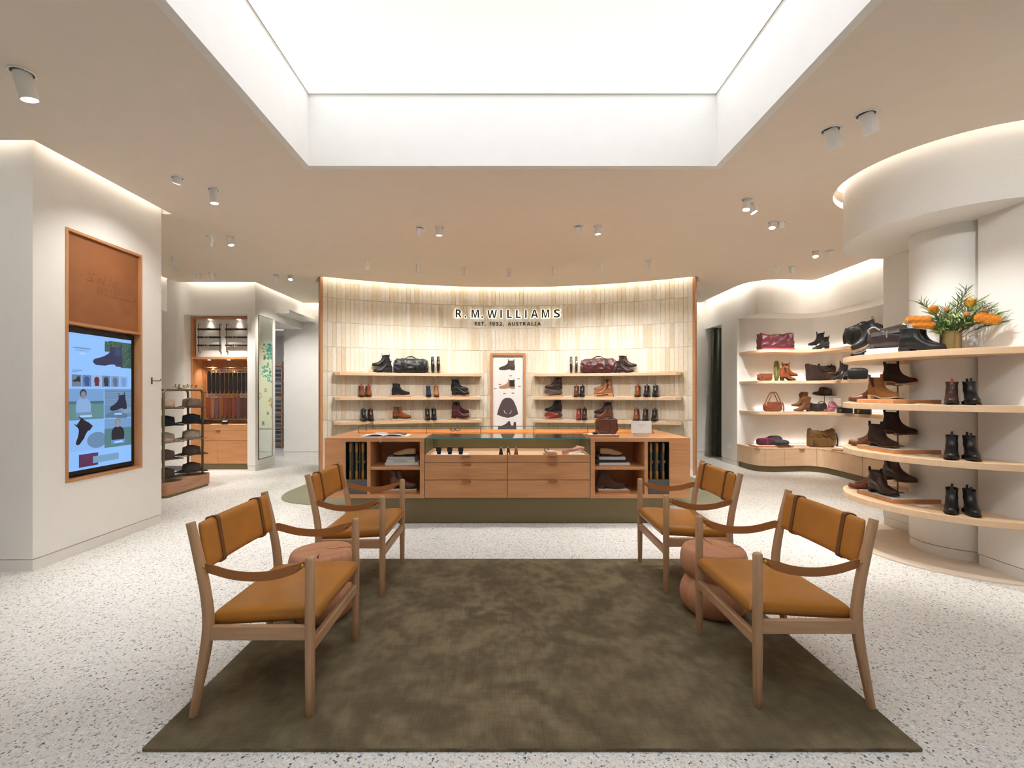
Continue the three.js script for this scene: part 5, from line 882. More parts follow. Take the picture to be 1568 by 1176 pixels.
{
  const [a, b, c] = SH, G = 'boots on the tiled wall shelves';
  // left, top shelf
  stack(L.black, L.black, 586, a, true, 'black boots beside the black duffel bag', { dx: 1, dx1: -1.5, lift: 0.11, group: G });
  // left, middle shelf
  frontBoot(L.rust, 554, b, 'rust suede boot facing out, left one of a pair on the middle left shelf', { tab: L.tabRed, sole: L.soleBrown, group: G });
  frontBoot(L.rust, 564.5, b, 'rust suede boot facing out, right one of a pair on the middle left shelf', { tab: L.tabRed, sole: L.soleBrown, group: G });
  shelfTray(613.5, b, 'oak tray under the single black suede boot'); sideBoot('chelsea', L.blackSuede, 613, b + 0.0272, false, 'single black suede boot on a tray, middle left shelf', { tab: L.tabTan, group: G });
  frontBoot(L.navy, 656, b, 'navy suede boot facing out, middle left shelf', { tab: L.tabGrey, group: G });
  frontBoot(L.tanSuede, 668, b, 'tan suede boot facing out next to the navy boot', { tab: L.tabRed, sole: L.soleBrown, group: G });
  stack(L.black, L.black, 704, b, false, 'black boots on a tray on the middle left shelf', { tray: true, lift: 0.075, dx: 0.5, dx1: -1, group: G });
  // left, lowest shelf
  frontBoot(L.black, 557, c, 'black boot facing out at the left end of the lowest left shelf', { tab: L.tabGrey, group: G });
  frontBoot(L.brown, 568, c, 'dark brown boot facing out at the left end of the lowest left shelf', { tab: L.tabRed, group: G });
  shelfTray(615, c, 'oak tray under the single rust boot'); sideBoot('chelsea', L.rust, 615, c + 0.0272, false, 'single rust brown suede boot on a tray, lowest left shelf', { elastic: L.elasticBrown, tab: L.tabTan, group: G });
  frontBoot(L.black, 654.5, c, 'black boot facing out, left of a pair mid lowest left shelf', { tab: L.tabGrey, group: G });
  frontBoot(L.black, 664.5, c, 'black boot facing out, right of a pair mid lowest left shelf', { tab: L.tabGrey, group: G });
  stack(L.burgundy, L.burgundy, 704, c, false, 'burgundy boots on a tray on the lowest left shelf', { tray: true, lift: 0.08, dx: 0, dx1: 0.5, elastic: L.elasticBrown, group: G });
  { const [x, z, th] = shelfAt(534, RB - 0.02); card(x, c, z, -th, 0.22, 0.11, 'wide white card at the left end of the lowest left shelf'); }
  // right, top shelf
  stack(L.brown, L.brown, 957, a, false, 'dark brown boots beside the brown duffel bag', { dx: -2, dx1: 3, lift: 0.1, tab: L.tabTan, group: G });
  // right, middle shelf
  shelfTray(848.5, b, 'oak tray with a boot lying on its side, middle right shelf', 0.32);
  sideBoot('chelsea', L.brown, 848.5, b + 0.14, true, 'dark brown boot raised above an upturned boot, middle right shelf', { group: G, R: RB + 0.03 }); { const [x, z, th] = shelfAt(848.5, RB + 0.05); stand(x, b + 0.0272, z, 0.1128, 'stand behind the upturned boot on the middle right shelf'); }
  frontBoot(L.chestnut, 882.5, b, 'chestnut boot facing out beside a black boot, middle right shelf', { tab: L.tabRed, sole: L.soleBrown, group: G });
  frontBoot(L.black, 891.5, b, 'black boot facing out beside a chestnut boot, middle right shelf', { group: G });
  stack(L.tan, L.tan, 925, b, true, 'tan boots on a tray on the middle right shelf', { tray: true, lift: 0.075, elastic: L.elasticBrown, sole: L.soleTan, dx: -0.5, dx1: -1, group: G });
  frontBoot(L.cognac, 976, b, 'cognac boot, left of three facing out on the middle right shelf', { tab: L.tabRed, sole: L.soleBrown, group: G });
  frontBoot(L.brown, 990, b, 'dark brown boot, middle of three facing out on the middle right shelf', { tab: L.tabGrey, group: G });
  frontBoot(L.black, 1003.5, b, 'black boot, right of three facing out on the middle right shelf', { tab: L.tabGrey, group: G });
  { const [x, z, th] = shelfAt(1016, RB - 0.04); card(x, b, z, -th, 0.12, 0.07, 'small card beside the three boots on the middle right shelf'); }
  // right, lowest shelf
  shelfTray(847.5, c, 'oak tray with the red-soled boot, lowest right shelf', 0.32);
  sideBoot('chelsea', L.black, 848, c + 0.14, true, 'black boot raised above the red-soled boot', { group: G, R: RB + 0.03 }); { const [x, z, th] = shelfAt(848.5, RB + 0.05); stand(x, c + 0.0272, z, 0.1128, 'stand behind the red-soled boot'); }
  frontBoot(L.red, 886, c, 'red brown boot facing out, left of a pair on the lowest right shelf', { group: G, tab: L.tabRed, sole: L.soleBrown });
  frontBoot(L.brown, 895, c, 'dark brown boot facing out, right of a pair on the lowest right shelf', { group: G });
  stack(L.chestnut, L.brown, 925, c, true, 'brown boots on a tray on the lowest right shelf', { tray: true, lift: 0.08, elastic: L.elasticBrown, dx: 0, dx1: -0.5, group: G });
  frontBoot(L.cognac, 974, c, 'cognac boot, left of three facing out on the lowest right shelf', { group: G, tab: L.tabTan, sole: L.soleBrown });
  frontBoot(L.brown, 988, c, 'dark brown boot, middle of three facing out on the lowest right shelf', { group: G, tab: L.tabRed });
  frontBoot(L.black, 1002, c, 'black boot, right of three facing out on the lowest right shelf', { group: G, tab: L.tabGrey });
  for (const [px, n] of [[868, 'beside the red-soled boot'], [1015, 'at the right end']]) { const [x, z, th] = shelfAt(px, RB - 0.04); card(x, c, z, -th, 0.12, 0.07, `small card ${n} of the lowest right shelf`.replace('boot of', 'boot on')); }
  // boots lying on their side, soles to the front
  for (const [y, m, lb] of [[b, L.brown, 'boot lying on its side showing its brown sole, middle right shelf'], [c, L.red, 'boot lying on its side showing its bright red sole, lowest right shelf']]) {
    const [x, z, th] = shelfAt(848.5, RB - 0.035);
    const t = thing('chelsea_boot', lb, 'boot', [x, y + 0.0272 + 0.054, z], -th, G);
    const g = bootGeometry('chelsea'), grp = [['upper', g.upper, L.black], ['sole', g.sole, m === L.red ? L.red : S({ color: 0x57463c, roughness: 0.7 })], ['heel', g.heel, m === L.red ? S({ color: 0x3c2a24, roughness: 0.6 }) : S({ color: 0x4d3e36, roughness: 0.7 })]];
    for (const [n, q, mm] of grp) { const p = part(n, q, mm, t); p.rotation.set(-Math.PI / 2, Math.PI, 0); p.position.z = 0.06; p.scale.setScalar(BS); }
  }
}
// coiled belts standing on the top shelves
function standingBelt(px, y, mat, label) {
  const [x, z, th] = shelfAt(px, RB - 0.02), t = thing('standing_belt', label, 'belt', [x, y, z], -th + 0.15, 'belts standing on the top shelves');
  const pts = []; for (let k = 0; k <= 40; k++) { const a = k / 40 * Math.PI * 2 - Math.PI / 2; pts.push([0, 0.165 + 0.135 * Math.sin(a), 0.05 * Math.cos(a)]); }
  part('strap', band(pts, 0.038, 0.006, V(1, 0, 0), 60), mat, t); part('buckle', rbox(-0.024, 0.024, 0.17, 0.21, 0.05, 0.058, 0.004), M.steel, t); part('keeper', rbox(-0.023, 0.023, 0.135, 0.15, 0.047, 0.057, 0.003), mat, t);
  part('holder', merge([rbox(-0.018, 0.018, 0, 0.03, -0.02, 0.045, 0.003), rbox(-0.008, 0.008, 0.02, 0.2, -0.012, -0.002, 0.002)]), M.bronze, t);
}
standingBelt(662.5, SH[0], L.black, 'black belt loop standing next to the black duffel bag'); standingBelt(671, SH[0], L.black, 'black belt loop standing at the right, away from the black duffel bag');
standingBelt(874.5, SH[0], L.brown, 'brown belt loop standing at the left, away from the brown duffel bag'); standingBelt(882.5, SH[0], L.brown, 'brown belt loop standing next to the brown duffel bag');

// ================================================================ BAGS
function bagBody(Lg, H, W, o = {}) { // lofted soft body: length along x, base on y = 0
  const n = 40, m = 26, rings = [], px = o.px || 5, py = o.py || 3.2, sag = o.sag || 0, f = o.fold ?? 0.012, z0 = o.seed || 0, taper = o.taper || 0;
  for (let i = 0; i <= m; i++) {
    const u = Math.sin((i / m * 2 - 1) * Math.PI / 2), e = Math.pow(Math.max(0, 1 - Math.pow(Math.abs(u), px)), 1 / px), r = [];
    for (let j = 0; j < n; j++) {
      const a = j / n * Math.PI * 2, c = Math.cos(a), s = Math.sin(a), q = Math.pow(Math.pow(Math.abs(c), py) + Math.pow(Math.abs(s), py), -1 / py);
      let z = c * q * W / 2, y = s * q * H / 2; const ex = 0.35 + 0.65 * e; z *= e > 0 ? ex : 0.35; y = y * (o.flatEnds ? 1 : ex);
      if (i === 0 || i === m) { z *= 0.5; y *= 0.5; }
      const topness = Math.max(0, y / (H / 2)); z *= 1 - taper * topness; y -= sag * topness * (1 - u * u) * H;
      if (o.peak) y += o.peak * topness * Math.pow(Math.abs(u), 3) * H;
      const x = u * Lg / 2 * (1 - (o.narrow || 0) * topness), nn = NZ.noise(x * 16 + z0, y * 18, z * 14 + z0 * 3) * f + NZ.noise(x * 34 + z0, y * 9, z * 30) * f * 0.5;
      r.push(V(x, Math.max(0, H / 2 + y + nn), z + (z >= 0 ? nn : -nn)));
    }
    rings.push(r);
  }
  const g = loft(rings); return g;
}
function handle(x0, x1, y, h, z, r = 0.006) { const m = (x0 + x1) / 2; return limb([[x0, y - 0.05, z], [x0 + (m - x0) * 0.1, y + h * 0.5, z], [x0 + (m - x0) * 0.5, y + h * 0.95, z], [m, y + h, z], [x1 - (x1 - m) * 0.5, y + h * 0.95, z], [x1 - (x1 - m) * 0.1, y + h * 0.5, z], [x1, y - 0.05, z]], [r, r], 10, 30); }
function duffel(x, y, z, turn, mat, strapMat, label, o = {}) {
  const Lg = o.L || 0.58, H = o.H || 0.27, W = o.W || 0.2, t = thing('duffel_bag', label, 'bag', [x, y, z], turn, o.group);
  part('body', bagBody(Lg, H, W, { px: 4.5, py: 2.7, sag: 0.05, narrow: 0.1, fold: o.fold ?? 0.02, seed: o.seed || 1 }), mat, t);
  for (const s of [-1, 1]) { part('carry_handle', handle(-0.09, 0.09, H * 0.86, 0.062, s * 0.03, 0.0075), strapMat, t); part('strap_band', band([[s * 0.1, H * 0.03, W * 0.48], [s * 0.1, H * 0.5, W * 0.53], [s * 0.098, H * 0.88, W * 0.37], [s * 0.095, H * 0.99, W * 0.1]], 0.03, 0.006, V(1, 0, 0), 16), strapMat, t);
    part('end_patch', band([[s * Lg * 0.44, H * 0.08, W * 0.42], [s * Lg * 0.46, H * 0.45, W * 0.44], [s * Lg * 0.44, H * 0.85, W * 0.3]], 0.05, 0.006, V(1, 0, 0), 10), strapMat, t);
    part('strap_ring', new THREE.TorusGeometry(0.016, 0.003, 8, 16).rotateY(Math.PI / 2 - 0.4).translate(s * Lg * 0.497, H * 0.62, W * 0.22), M.brassBright, t); }
  part('zip', band([[-Lg * 0.42, H * 0.93, 0], [0, H * 0.965, 0], [Lg * 0.42, H * 0.93, 0]], 0.012, 0.006, V(0, 0, 1), 20), M.charcoal, t);
  part('handle_wrap', rbox(-0.035, 0.035, H * 0.86 + 0.052, H * 0.86 + 0.075, -0.042, 0.042, 0.009), strapMat, t);
  if (o.tag) part('luggage_tag', rbox(0.11, 0.165, H * 0.5, H * 0.9, W * 0.49, W * 0.5 + 0.008, 0.006), strapMat, t);
  return t;
}
{ const [x, z, th] = shelfAt(629, RB); duffel(x, SH[0], z, -th, L.black, L.black, 'black leather duffel bag on the top left shelf of the tiled wall', { L: 0.6, H: 0.265, W: 0.2, seed: 3, fold: 0.02 }); }
{ const [x, z, th] = shelfAt(916.5, RB); duffel(x, SH[0], z, -th, L.burgundy, L.brown, 'brown leather duffel bag on the top right shelf of the tiled wall', { L: 0.62, H: 0.27, W: 0.2, seed: 8, tag: true }); }

// ---------------------------------------------------------------- on and in the counter
const CTOP = 0.9;
{ // open magazine
  const t = thing('open_magazine', 'open picture magazine lying on the left end of the counter', 'magazine', [-1.3, CTOP, -5.10], 0.06);
  const page = (s, map, h) => { const n = 14, pos = [], uv = [], idx = []; for (let k = 0; k < 2; k++) for (let i = 0; i <= n; i++) { const u = i / n; pos.push(s * u * 0.25, 0.003 + h * Math.sin(Math.min(1, u * 1.15) * Math.PI) * (1 - u * 0.35) + 0.006 * (1 - u), k ? -0.3 : 0); uv.push(s > 0 ? u : 1 - u, k); } for (let i = 0; i < n; i++) { const a = i, b = i + n + 1; s > 0 ? idx.push(a, a + 1, b, a + 1, b + 1, b) : idx.push(a, b, a + 1, a + 1, b, b + 1); } const g = new THREE.BufferGeometry(); g.setAttribute('position', new THREE.Float32BufferAttribute(pos, 3)); g.setAttribute('uv', new THREE.Float32BufferAttribute(uv, 2)); g.setIndex(idx); g.computeVertexNormals(); return part('page', g, S({ map, roughness: 0.45, side: THREE.DoubleSide }), t); };
  const left = canvas(256, 320, (g) => { g.fillStyle = '#e9e9ec'; g.fillRect(0, 0, 256, 320); g.fillStyle = '#b9bcc4'; g.fillRect(90, 40, 166, 90); g.fillStyle = '#8d9098'; for (let k = 0; k < 9; k++) g.fillRect(30, 190 + k * 12, 160 - (k % 3) * 20, 4); g.fillStyle = '#55575c'; g.fillRect(150, 150, 106, 30); });
  const right = canvas(256, 320, (g) => { g.fillStyle = '#e9e9ec'; g.fillRect(0, 0, 256, 320); g.fillStyle = '#5a4a48'; g.fillRect(0, 0, 215, 250); for (let k = 0; k < 300; k++) { g.fillStyle = ['#6d5450', '#463a3c', '#8a6658', '#3a3438'][k % 4]; g.fillRect(rnd() * 190, rnd() * 230, rr(6, 26), rr(4, 14)); } });
  for (const h of [0.012, 0.017, 0.022]) { page(-1, left, h); page(1, right, h); }
  part('cover', rbox(-0.252, 0.252, 0, 0.004, -0.301, 0.001, 0.0015), M.paper, t); part('ribbon_marker', band([[0, 0.012, 0], [0.004, 0.008, 0.02], [-0.004, -0.002, 0.1582], [-0.006, -0.03, 0.1625], [-0.012, -0.05, 0.163]], 0.008, 0.001, V(1, 0, 0), 14), S({ color: 0xd9a9a0, roughness: 0.8 }), t);
}
{ // saddle bag on a tray, sign, key fob
  tray(1.07, CTOP, -5.14, 0.0, 0.33, 0.2, 'oak tray under the brown saddle bag on the counter');
  const t = thing('saddle_bag', 'brown leather saddle bag standing on the counter tray', 'bag', [1.115, CTOP + 0.0272, -5.15], 0.08);
  part('body', bagBody(0.235, 0.16, 0.075, { px: 6, py: 4, fold: 0.003, taper: 0.25, narrow: -0.05 }), L.saddle, t);
  const fl = new THREE.Shape(); fl.moveTo(-0.115, 0.158); fl.lineTo(0.112, 0.158); fl.quadraticCurveTo(0.12, 0.09, 0.07, 0.045); fl.quadraticCurveTo(0, 0.025, -0.075, 0.05); fl.quadraticCurveTo(-0.12, 0.08, -0.115, 0.158);
  part('flap', new THREE.ExtrudeGeometry(fl, { depth: 0.005, bevelEnabled: true, bevelSize: 0.002, bevelThickness: 0.002, bevelSegments: 2 }).translate(0, 0, 0.034), L.saddle, t);
  part('closing_strap', rbox(0.035, 0.095, 0.0, 0.135, 0.042, 0.05, 0.004), L.saddle, t); part('stud', new THREE.SphereGeometry(0.005, 10, 8).translate(0.065, 0.05, 0.051), M.brassBright, t);
  part('shoulder_strap', limb([[-0.11, 0.15, 0], [-0.09, 0.172, 0], [0, 0.17, -0.02], [0.09, 0.172, 0], [0.125, 0.12, 0], [0.13, 0.03, 0.01]], [0.005, 0.005], 8, 30), L.saddle, t); part('ring', new THREE.TorusGeometry(0.011, 0.0025, 8, 14).translate(-0.122, 0.125, 0.01), M.brassBright, t); part('ring', new THREE.TorusGeometry(0.011, 0.0025, 8, 14).translate(0.118, 0.145, 0.01), M.brassBright, t);
  const k = thing('key_fob', 'dark leather key fob on a pale cord at the left end of the counter tray', 'key fob', [0.975, CTOP + 0.0272, -5.07]); const fb = pillow(0.05, 0.03, 0.035, 12, 3); fb.translate(0, 0.015, 0); part('fob', fb, L.brown, k); part('cord', limb([[0.0, 0.028, 0], [0.02, 0.05, -0.01], [0.035, 0.03, -0.015], [0.055, 0.004, -0.01]], [0.003, 0.003], 8, 16), L.camel, k);
  const s = thing('counter_sign', 'white printed notice on a clear stand at the right end of the counter', 'sign', [1.49, CTOP, -5.12], -0.03);
  const tex = canvas(384, 256, (g) => { g.fillStyle = '#f3f2f0'; g.fillRect(0, 0, 384, 256); g.fillStyle = '#b4b4b4'; g.fillRect(140, 62, 110, 5); g.fillRect(120, 84, 150, 4); g.fillRect(145, 104, 100, 4); g.fillRect(165, 124, 60, 4); });
  part('stand', rbox(-0.075, 0.075, 0, 0.06, -0.015, 0.015, 0.003), Ph({ color: 0xf3eee8, roughness: 0.2, transmission: 0.5, thickness: 0 }), s); const pnl = part('notice', rbox(-0.11, 0.11, -0.065, 0.065, -0.002, 0.002, 0.001), M.white, s); pnl.position.set(0, 0.105, 0.012); pnl.rotation.x = -0.12; const pp = print('notice_print', 0.218, 0.128, S({ map: tex, roughness: 0.6 }), pnl, 0.0024);
}
{ // inside the glass display
  const y = 0.7, sung = (x, z, i) => { const t = thing('sunglasses_case', `${ORD[i]} from the left of three dark sunglasses holders under the glass`, 'sunglasses', [x, y + 0.004, z], 0, 'dark accessories under the glass'); part('stand', rbox(-0.022, 0.022, 0, 0.08, -0.02, 0.01, 0.01), L.navy, t); part('face', rbox(-0.03, 0.03, 0.03, 0.085, 0.006, 0.022, 0.012), L.black, t); };
  one('display_card', rbox(-0.19, 0.19, 0, 0.004, -0.11, 0.06, 0.001), M.paper, 'white card under the three dark accessories in the glass display', 'card', [-0.585, y, -5.16]);
  sung(-0.715, -5.15, 0); sung(-0.595, -5.15, 1); sung(-0.475, -5.15, 2);
  [[-0.035, L.navy, 'navy'], [0.045, L.darkSuede, 'brown'], [0.13, L.cognac, 'tan']].forEach(([x, m, n]) => { const t = thing('bell_tag', `small ${n} leather bell-shaped key tag under the glass`, 'key tag', [x, y, -5.12], 0, 'key tags under the glass'); part('bell', new THREE.LatheGeometry([[0.001, 0.075], [0.012, 0.075], [0.016, 0.05], [0.022, 0.02], [0.024, 0], [0.001, 0]].map(([a, b]) => new THREE.Vector2(a, b)), 20), m, t); const q = cyl(0.008, 0.01, 0.02, 12); q.translate(0, 0.083, 0); part('cap', q, M.steel, t); });
  { const t = thing('shoe_brush', 'wooden shoe brush with pale cloth under the glass', 'brush', [0.5, y, -5.1]); const b = pillow(0.16, 0.03, 0.05, 14, 4); b.translate(0, 0.018, 0); part('wood_block', b, M.walnut, t); part('bristles', rbox(-0.07, 0.07, 0, 0.012, -0.02, 0.02, 0.003), M.charcoal, t); const c = pillow(0.09, 0.018, 0.035, 10, 3); c.translate(0.01, 0.042, 0); part('cloth', c, M.paper, t); const r = new THREE.TorusGeometry(0.022, 0.005, 8, 18); r.translate(-0.04, 0.055, -0.02); part('ring', r, M.bronze, t); }
  one('display_card', rbox(-0.13, 0.13, 0, 0.004, -0.1, 0.06, 0.001), M.paper, 'white card under the pink pointed shoes in the glass display', 'card', [0.815, y, -5.15]);
  boot('pointed', L.nude, { pos: [0.74, y + 0.03, -5.13], rot: [0, 0.3, 0.3], label: 'left pink pointed slingback shoe under the glass', scale: 0.8, group: 'pink shoes under the glass', sole: L.nude, name: 'slingback_shoe' });
  boot('pointed', L.nude, { pos: [0.9, y + 0.03, -5.25], rot: [0, Math.PI - 0.25, 0.3], label: 'right pink pointed slingback shoe under the glass', scale: 0.8, group: 'pink shoes under the glass', sole: L.nude, name: 'slingback_shoe' });
  const gl = thing('sunglasses', 'folded dark sunglasses lying on the rear of the counter', 'sunglasses', [-0.6, 0.907, -5.75]); for (const s of [-1, 1]) { part('lens', new THREE.TorusGeometry(0.024, 0.004, 8, 20).scale(1.15, 0.8, 1).translate(s * 0.032, 0.022, 0), M.black, gl); part('temple', limb([[s * 0.06, 0.03, 0], [s * 0.06, 0.026, -0.05], [s * 0.05, 0.006, -0.1]], [0.003, 0.003], 8, 10), M.black, gl); } part('bridge', rbox(-0.008, 0.008, 0.024, 0.03, -0.003, 0.003, 0.002), M.black, gl);
}
function book(x, y, z, turn, w, h, d, spine, label, group, text, ink) {
  const t = thing('book', label, 'book', [x, y, z], turn, group); part('cover', merge([box(-w / 2, w / 2, 0, 0.003, -d, 0), box(-w / 2, w / 2, h - 0.003, h, -d, 0), box(-w / 2, w / 2, 0, h, -0.003, 0)]), spine, t); part('pages', box(-w / 2 + 0.004, w / 2 - 0.004, 0.003, h - 0.003, -d + 0.004, -0.003), M.paper, t);
  if (text) { const tex = canvas(512, 48, (g, W, H) => { g.fillStyle = '#' + spine.color.getHexString(); g.fillRect(0, 0, W, H); g.fillStyle = ink; g.font = 'bold 34px serif'; g.textAlign = 'center'; g.fillText(text, W / 2, 36); }); const p = print('spine_lettering', w * 0.96, h * 0.9, S({ map: tex, roughness: 0.6 }), t, 0.0006); p.position.y = h / 2; }
}
{
  const cream = S({ color: 0xe9e4dc, roughness: 0.6 }), grey = S({ color: 0xcfcfcb, roughness: 0.6 }), ink = S({ color: 0x23252c, roughness: 0.5 }), sage = S({ color: 0xdfe2d8, roughness: 0.6 });
  const zf = -5.05;
  book(-1.10, 0.598, zf, 0.02, 0.36, 0.028, 0.26, cream, 'lowest cream book of the stack in the left counter cubby', 'books in the left cubby');
  book(-1.115, 0.626, zf - 0.01, -0.02, 0.31, 0.03, 0.24, sage, 'middle book with large green spine lettering in the left counter cubby', 'books in the left cubby', 'VERNIMMERES', '#4c6a55');
  book(-1.11, 0.656, zf - 0.01, 0.01, 0.29, 0.03, 0.23, grey, 'top pale grey book of the stack in the left counter cubby', 'books in the left cubby');
  boot('slipper', L.camel, { pos: [-1.09, 0.686, zf - 0.08], turn: Math.PI - 0.1, label: 'beige mule shoe on the books in the left counter cubby', scale: 0.92, sole: L.soleDark, name: 'mule_shoe' });
  book(1.185, 0.598, zf, 0.02, 0.33, 0.028, 0.26, cream, 'lowest cream book of the stack in the right counter cubby', 'books in the right cubby');
  book(1.17, 0.626, zf - 0.01, 0.03, 0.31, 0.03, 0.24, ink, 'black book in the middle of the right cubby stack', 'books in the right cubby');
  book(1.165, 0.656, zf - 0.01, -0.03, 0.28, 0.03, 0.23, grey, 'top pale grey book of the stack in the right counter cubby', 'books in the right cubby');
  boot('slipper', L.camel, { pos: [1.17, 0.686, zf - 0.08], turn: 0.1, label: 'beige mule shoe on the books in the right counter cubby', scale: 0.92, sole: L.soleDark, name: 'mule_shoe' });
  tray(-1.12, 0.309, -5.1, 0.06, 0.36, 0.2, 'pale tray under the glossy chestnut boot in the left counter cubby', 0.03); tray(1.17, 0.309, -5.1, 0.03, 0.34, 0.2, 'pale tray under the brown suede boot in the right counter cubby', 0.03);
  boot('chelsea', L.chestnut, { pos: [-1.10, 0.3402, -5.1], turn: -0.05, label: 'glossy chestnut boot in the lower left counter cubby', scale: 1.0, tab: L.tabTan, elastic: L.elasticBrown });
  boot('chelsea', L.brownSuede, { pos: [1.15, 0.3402, -5.1], turn: -0.03, label: 'brown suede boot in the lower right counter cubby', scale: 1.0, tab: L.tabTan, elastic: L.elasticBrown, sole: L.soleBrown });
}
// ---------------------------------------------------------------- right display niche
{
  const [a, b, c] = NS, d = 0.42, G = 'bags in the right niche', GB = 'boots in the right niche';
  const at = (px, z) => [X(px, -z), z];
  // top shelf
  { const [x, z] = at(1187, -8.36); const t = thing('tote_bag', 'burgundy leather weekend bag on the top niche shelf', 'bag', [x, a, z], 0.02, G); part('body', bagBody(0.6, 0.29, 0.2, { px: 6, py: 4, sag: 0.09, fold: 0.034, seed: 5, flatEnds: true, narrow: 0.05, peak: 0.05 }), L.wine, t); part('base_panel', rbox(-0.29, 0.29, 0.0, 0.035, 0.07, 0.108, 0.01), leather(0x9a4650, 0.5), t); part('carry_handle', handle(-0.1, 0.1, 0.25, 0.03, 0.05, 0.006), L.wine, t); part('zip', band([[-0.26, 0.272, 0], [0, 0.262, 0], [0.26, 0.272, 0]], 0.014, 0.006, V(0, 0, 1)), M.charcoal, t); }
  { const [x, z] = at(1257, -8.3), [x2, z2] = at(1250, -8.45); boot('heeled', L.black, { pos: [x, a, z], turn: Math.PI - 0.1, label: 'front one of the black heeled boots on the top niche shelf', scale: 1.0, group: GB }); stand(x2, a, z2, 0.09, 'stand under the raised black heeled boot, top niche shelf'); boot('heeled', L.black, { pos: [x2, a + 0.09, z2], turn: Math.PI - 0.05, label: 'raised one of the black heeled boots on the top niche shelf', scale: 1.0, group: GB }); }
  duffel(5.63, a, -7.35, -1.35, L.black, L.black, 'black round-ended leather bag on the top niche shelf, half hidden by the round shelves', { L: 0.52, H: 0.33, W: 0.26, seed: 12, fold: 0.008 });
  // middle shelf
  { const [x, z] = at(1171, -8.3); const t = thing('crossbody_bag', 'tan leather shoulder bag on the middle niche shelf', 'bag', [x, b, z], 0.1, G); part('body', bagBody(0.26, 0.13, 0.09, { px: 4, py: 3, fold: 0.012, taper: 0.45, seed: 21, narrow: 0.08 }), L.toffee, t); const fl = new THREE.Shape(); fl.moveTo(-0.12, 0.128); fl.lineTo(0.12, 0.128); fl.lineTo(0.1, 0.07); fl.lineTo(-0.06, 0.03); fl.closePath(); part('flap', new THREE.ExtrudeGeometry(fl, { depth: 0.006, bevelEnabled: true, bevelSize: 0.002, bevelThickness: 0.002, bevelSegments: 2 }).translate(0, 0, 0.042), L.toffee, t); part('tassel', band([[-0.12, 0.11, 0.03], [-0.15, 0.06, 0.035], [-0.17, 0.02, 0.035]], 0.02, 0.005, V(1, 0, 0)), L.toffee, t); }
  { const [x, z] = at(1189, -8.42); const t = thing('standing_strap', 'green and tan webbing strap standing in a tall loop on the middle niche shelf', 'strap', [x, b, z], 0.5); const pts = []; for (let k = 0; k <= 40; k++) { const q = k / 40 * Math.PI * 2 - Math.PI / 2; pts.push([0.05 * Math.cos(q), 0.19 + 0.17 * Math.sin(q), 0]); } part('webbing', band(pts, 0.045, 0.005, V(0, 0, 1), 60), S({ color: 0x6d6c34, roughness: 0.9 }), t); part('leather_side', band(pts.slice(3, 24).map(([p, q]) => [p * 1.1 + 0.003, q, 0]), 0.045, 0.005, V(0, 0, 1), 40), L.toffee, t); part('holder', rbox(-0.03, 0.03, 0, 0.022, -0.02, 0.02, 0.004), M.bronze, t); }
  { const [x, z] = at(1206, -8.26), [x2, z2] = at(1209, -8.42); boot('heeled', L.cognac, { pos: [x, b, z], turn: 0.05, label: 'front one of the cognac heeled boots on the middle niche shelf', scale: 1.02, group: GB, tab: L.tabTan, elastic: L.elasticBrown }); stand(x2, b, z2, 0.08, 'stand under the raised cognac heeled boot'); boot('heeled', L.cognac, { pos: [x2, b + 0.08, z2], turn: 0.02, label: 'raised one of the cognac heeled boots on the middle niche shelf', scale: 1.02, group: GB, tab: L.tabTan, elastic: L.elasticBrown }); }
  { const [x, z] = at(1259, -8.42); const t = thing('tote_bag', 'dark brown suede tote with front zip pocket on the middle niche shelf', 'bag', [x, b, z], -0.05, G); part('body', bagBody(0.5, 0.29, 0.17, { px: 9, py: 5, sag: 0.08, fold: 0.018, seed: 4, flatEnds: true, narrow: -0.06, peak: 0.08 }), L.darkSuede, t); part('front_pocket', rbox(-0.02, 0.23, 0.02, 0.14, 0.075, 0.098, 0.008), L.darkSuede, t); part('zip', rbox(-0.02, 0.23, 0.142, 0.148, 0.08, 0.1, 0.002), M.brassBright, t); part('carry_handle', band([[-0.12, 0.27, 0.07], [-0.11, 0.3, 0.08], [-0.08, 0.22, 0.105], [0, 0.175, 0.11], [0.08, 0.22, 0.105], [0.11, 0.29, 0.08], [0.12, 0.27, 0.07]], 0.026, 0.008, V(0.3, 1, 0), 30), L.darkSuede, t); }
  { boot('heeled', L.black, { pos: [5.55, b, -7.75], turn: Math.PI + 0.2, label: 'lower black boot beside the black shoulder bag, middle niche shelf', scale: 1.0, group: GB }); stand(5.66, b, -7.9, 0.07, 'stand under the raised black boot, middle niche shelf'); boot('heeled', L.black, { pos: [5.64, b + 0.07, -7.9], turn: Math.PI + 0.15, label: 'raised black boot beside the black shoulder bag, middle niche shelf', scale: 1.0, group: GB }); const t = thing('crossbody_bag', 'black shoulder bag on the middle niche shelf behind the round shelves', 'bag', [5.58, b, -7.42], -0.6, G); part('body', bagBody(0.26, 0.17, 0.1, { px: 5, py: 3, fold: 0.006 }), L.black, t); part('flap', band([[0, 0.165, 0.0], [0, 0.16, 0.045], [0, 0.1, 0.056], [0, 0.05, 0.056]], 0.22, 0.006, V(1, 0, 0)), L.black, t); part('strap', handle(-0.12, 0.12, 0.13, 0.05, 0, 0.007), L.black, t); }
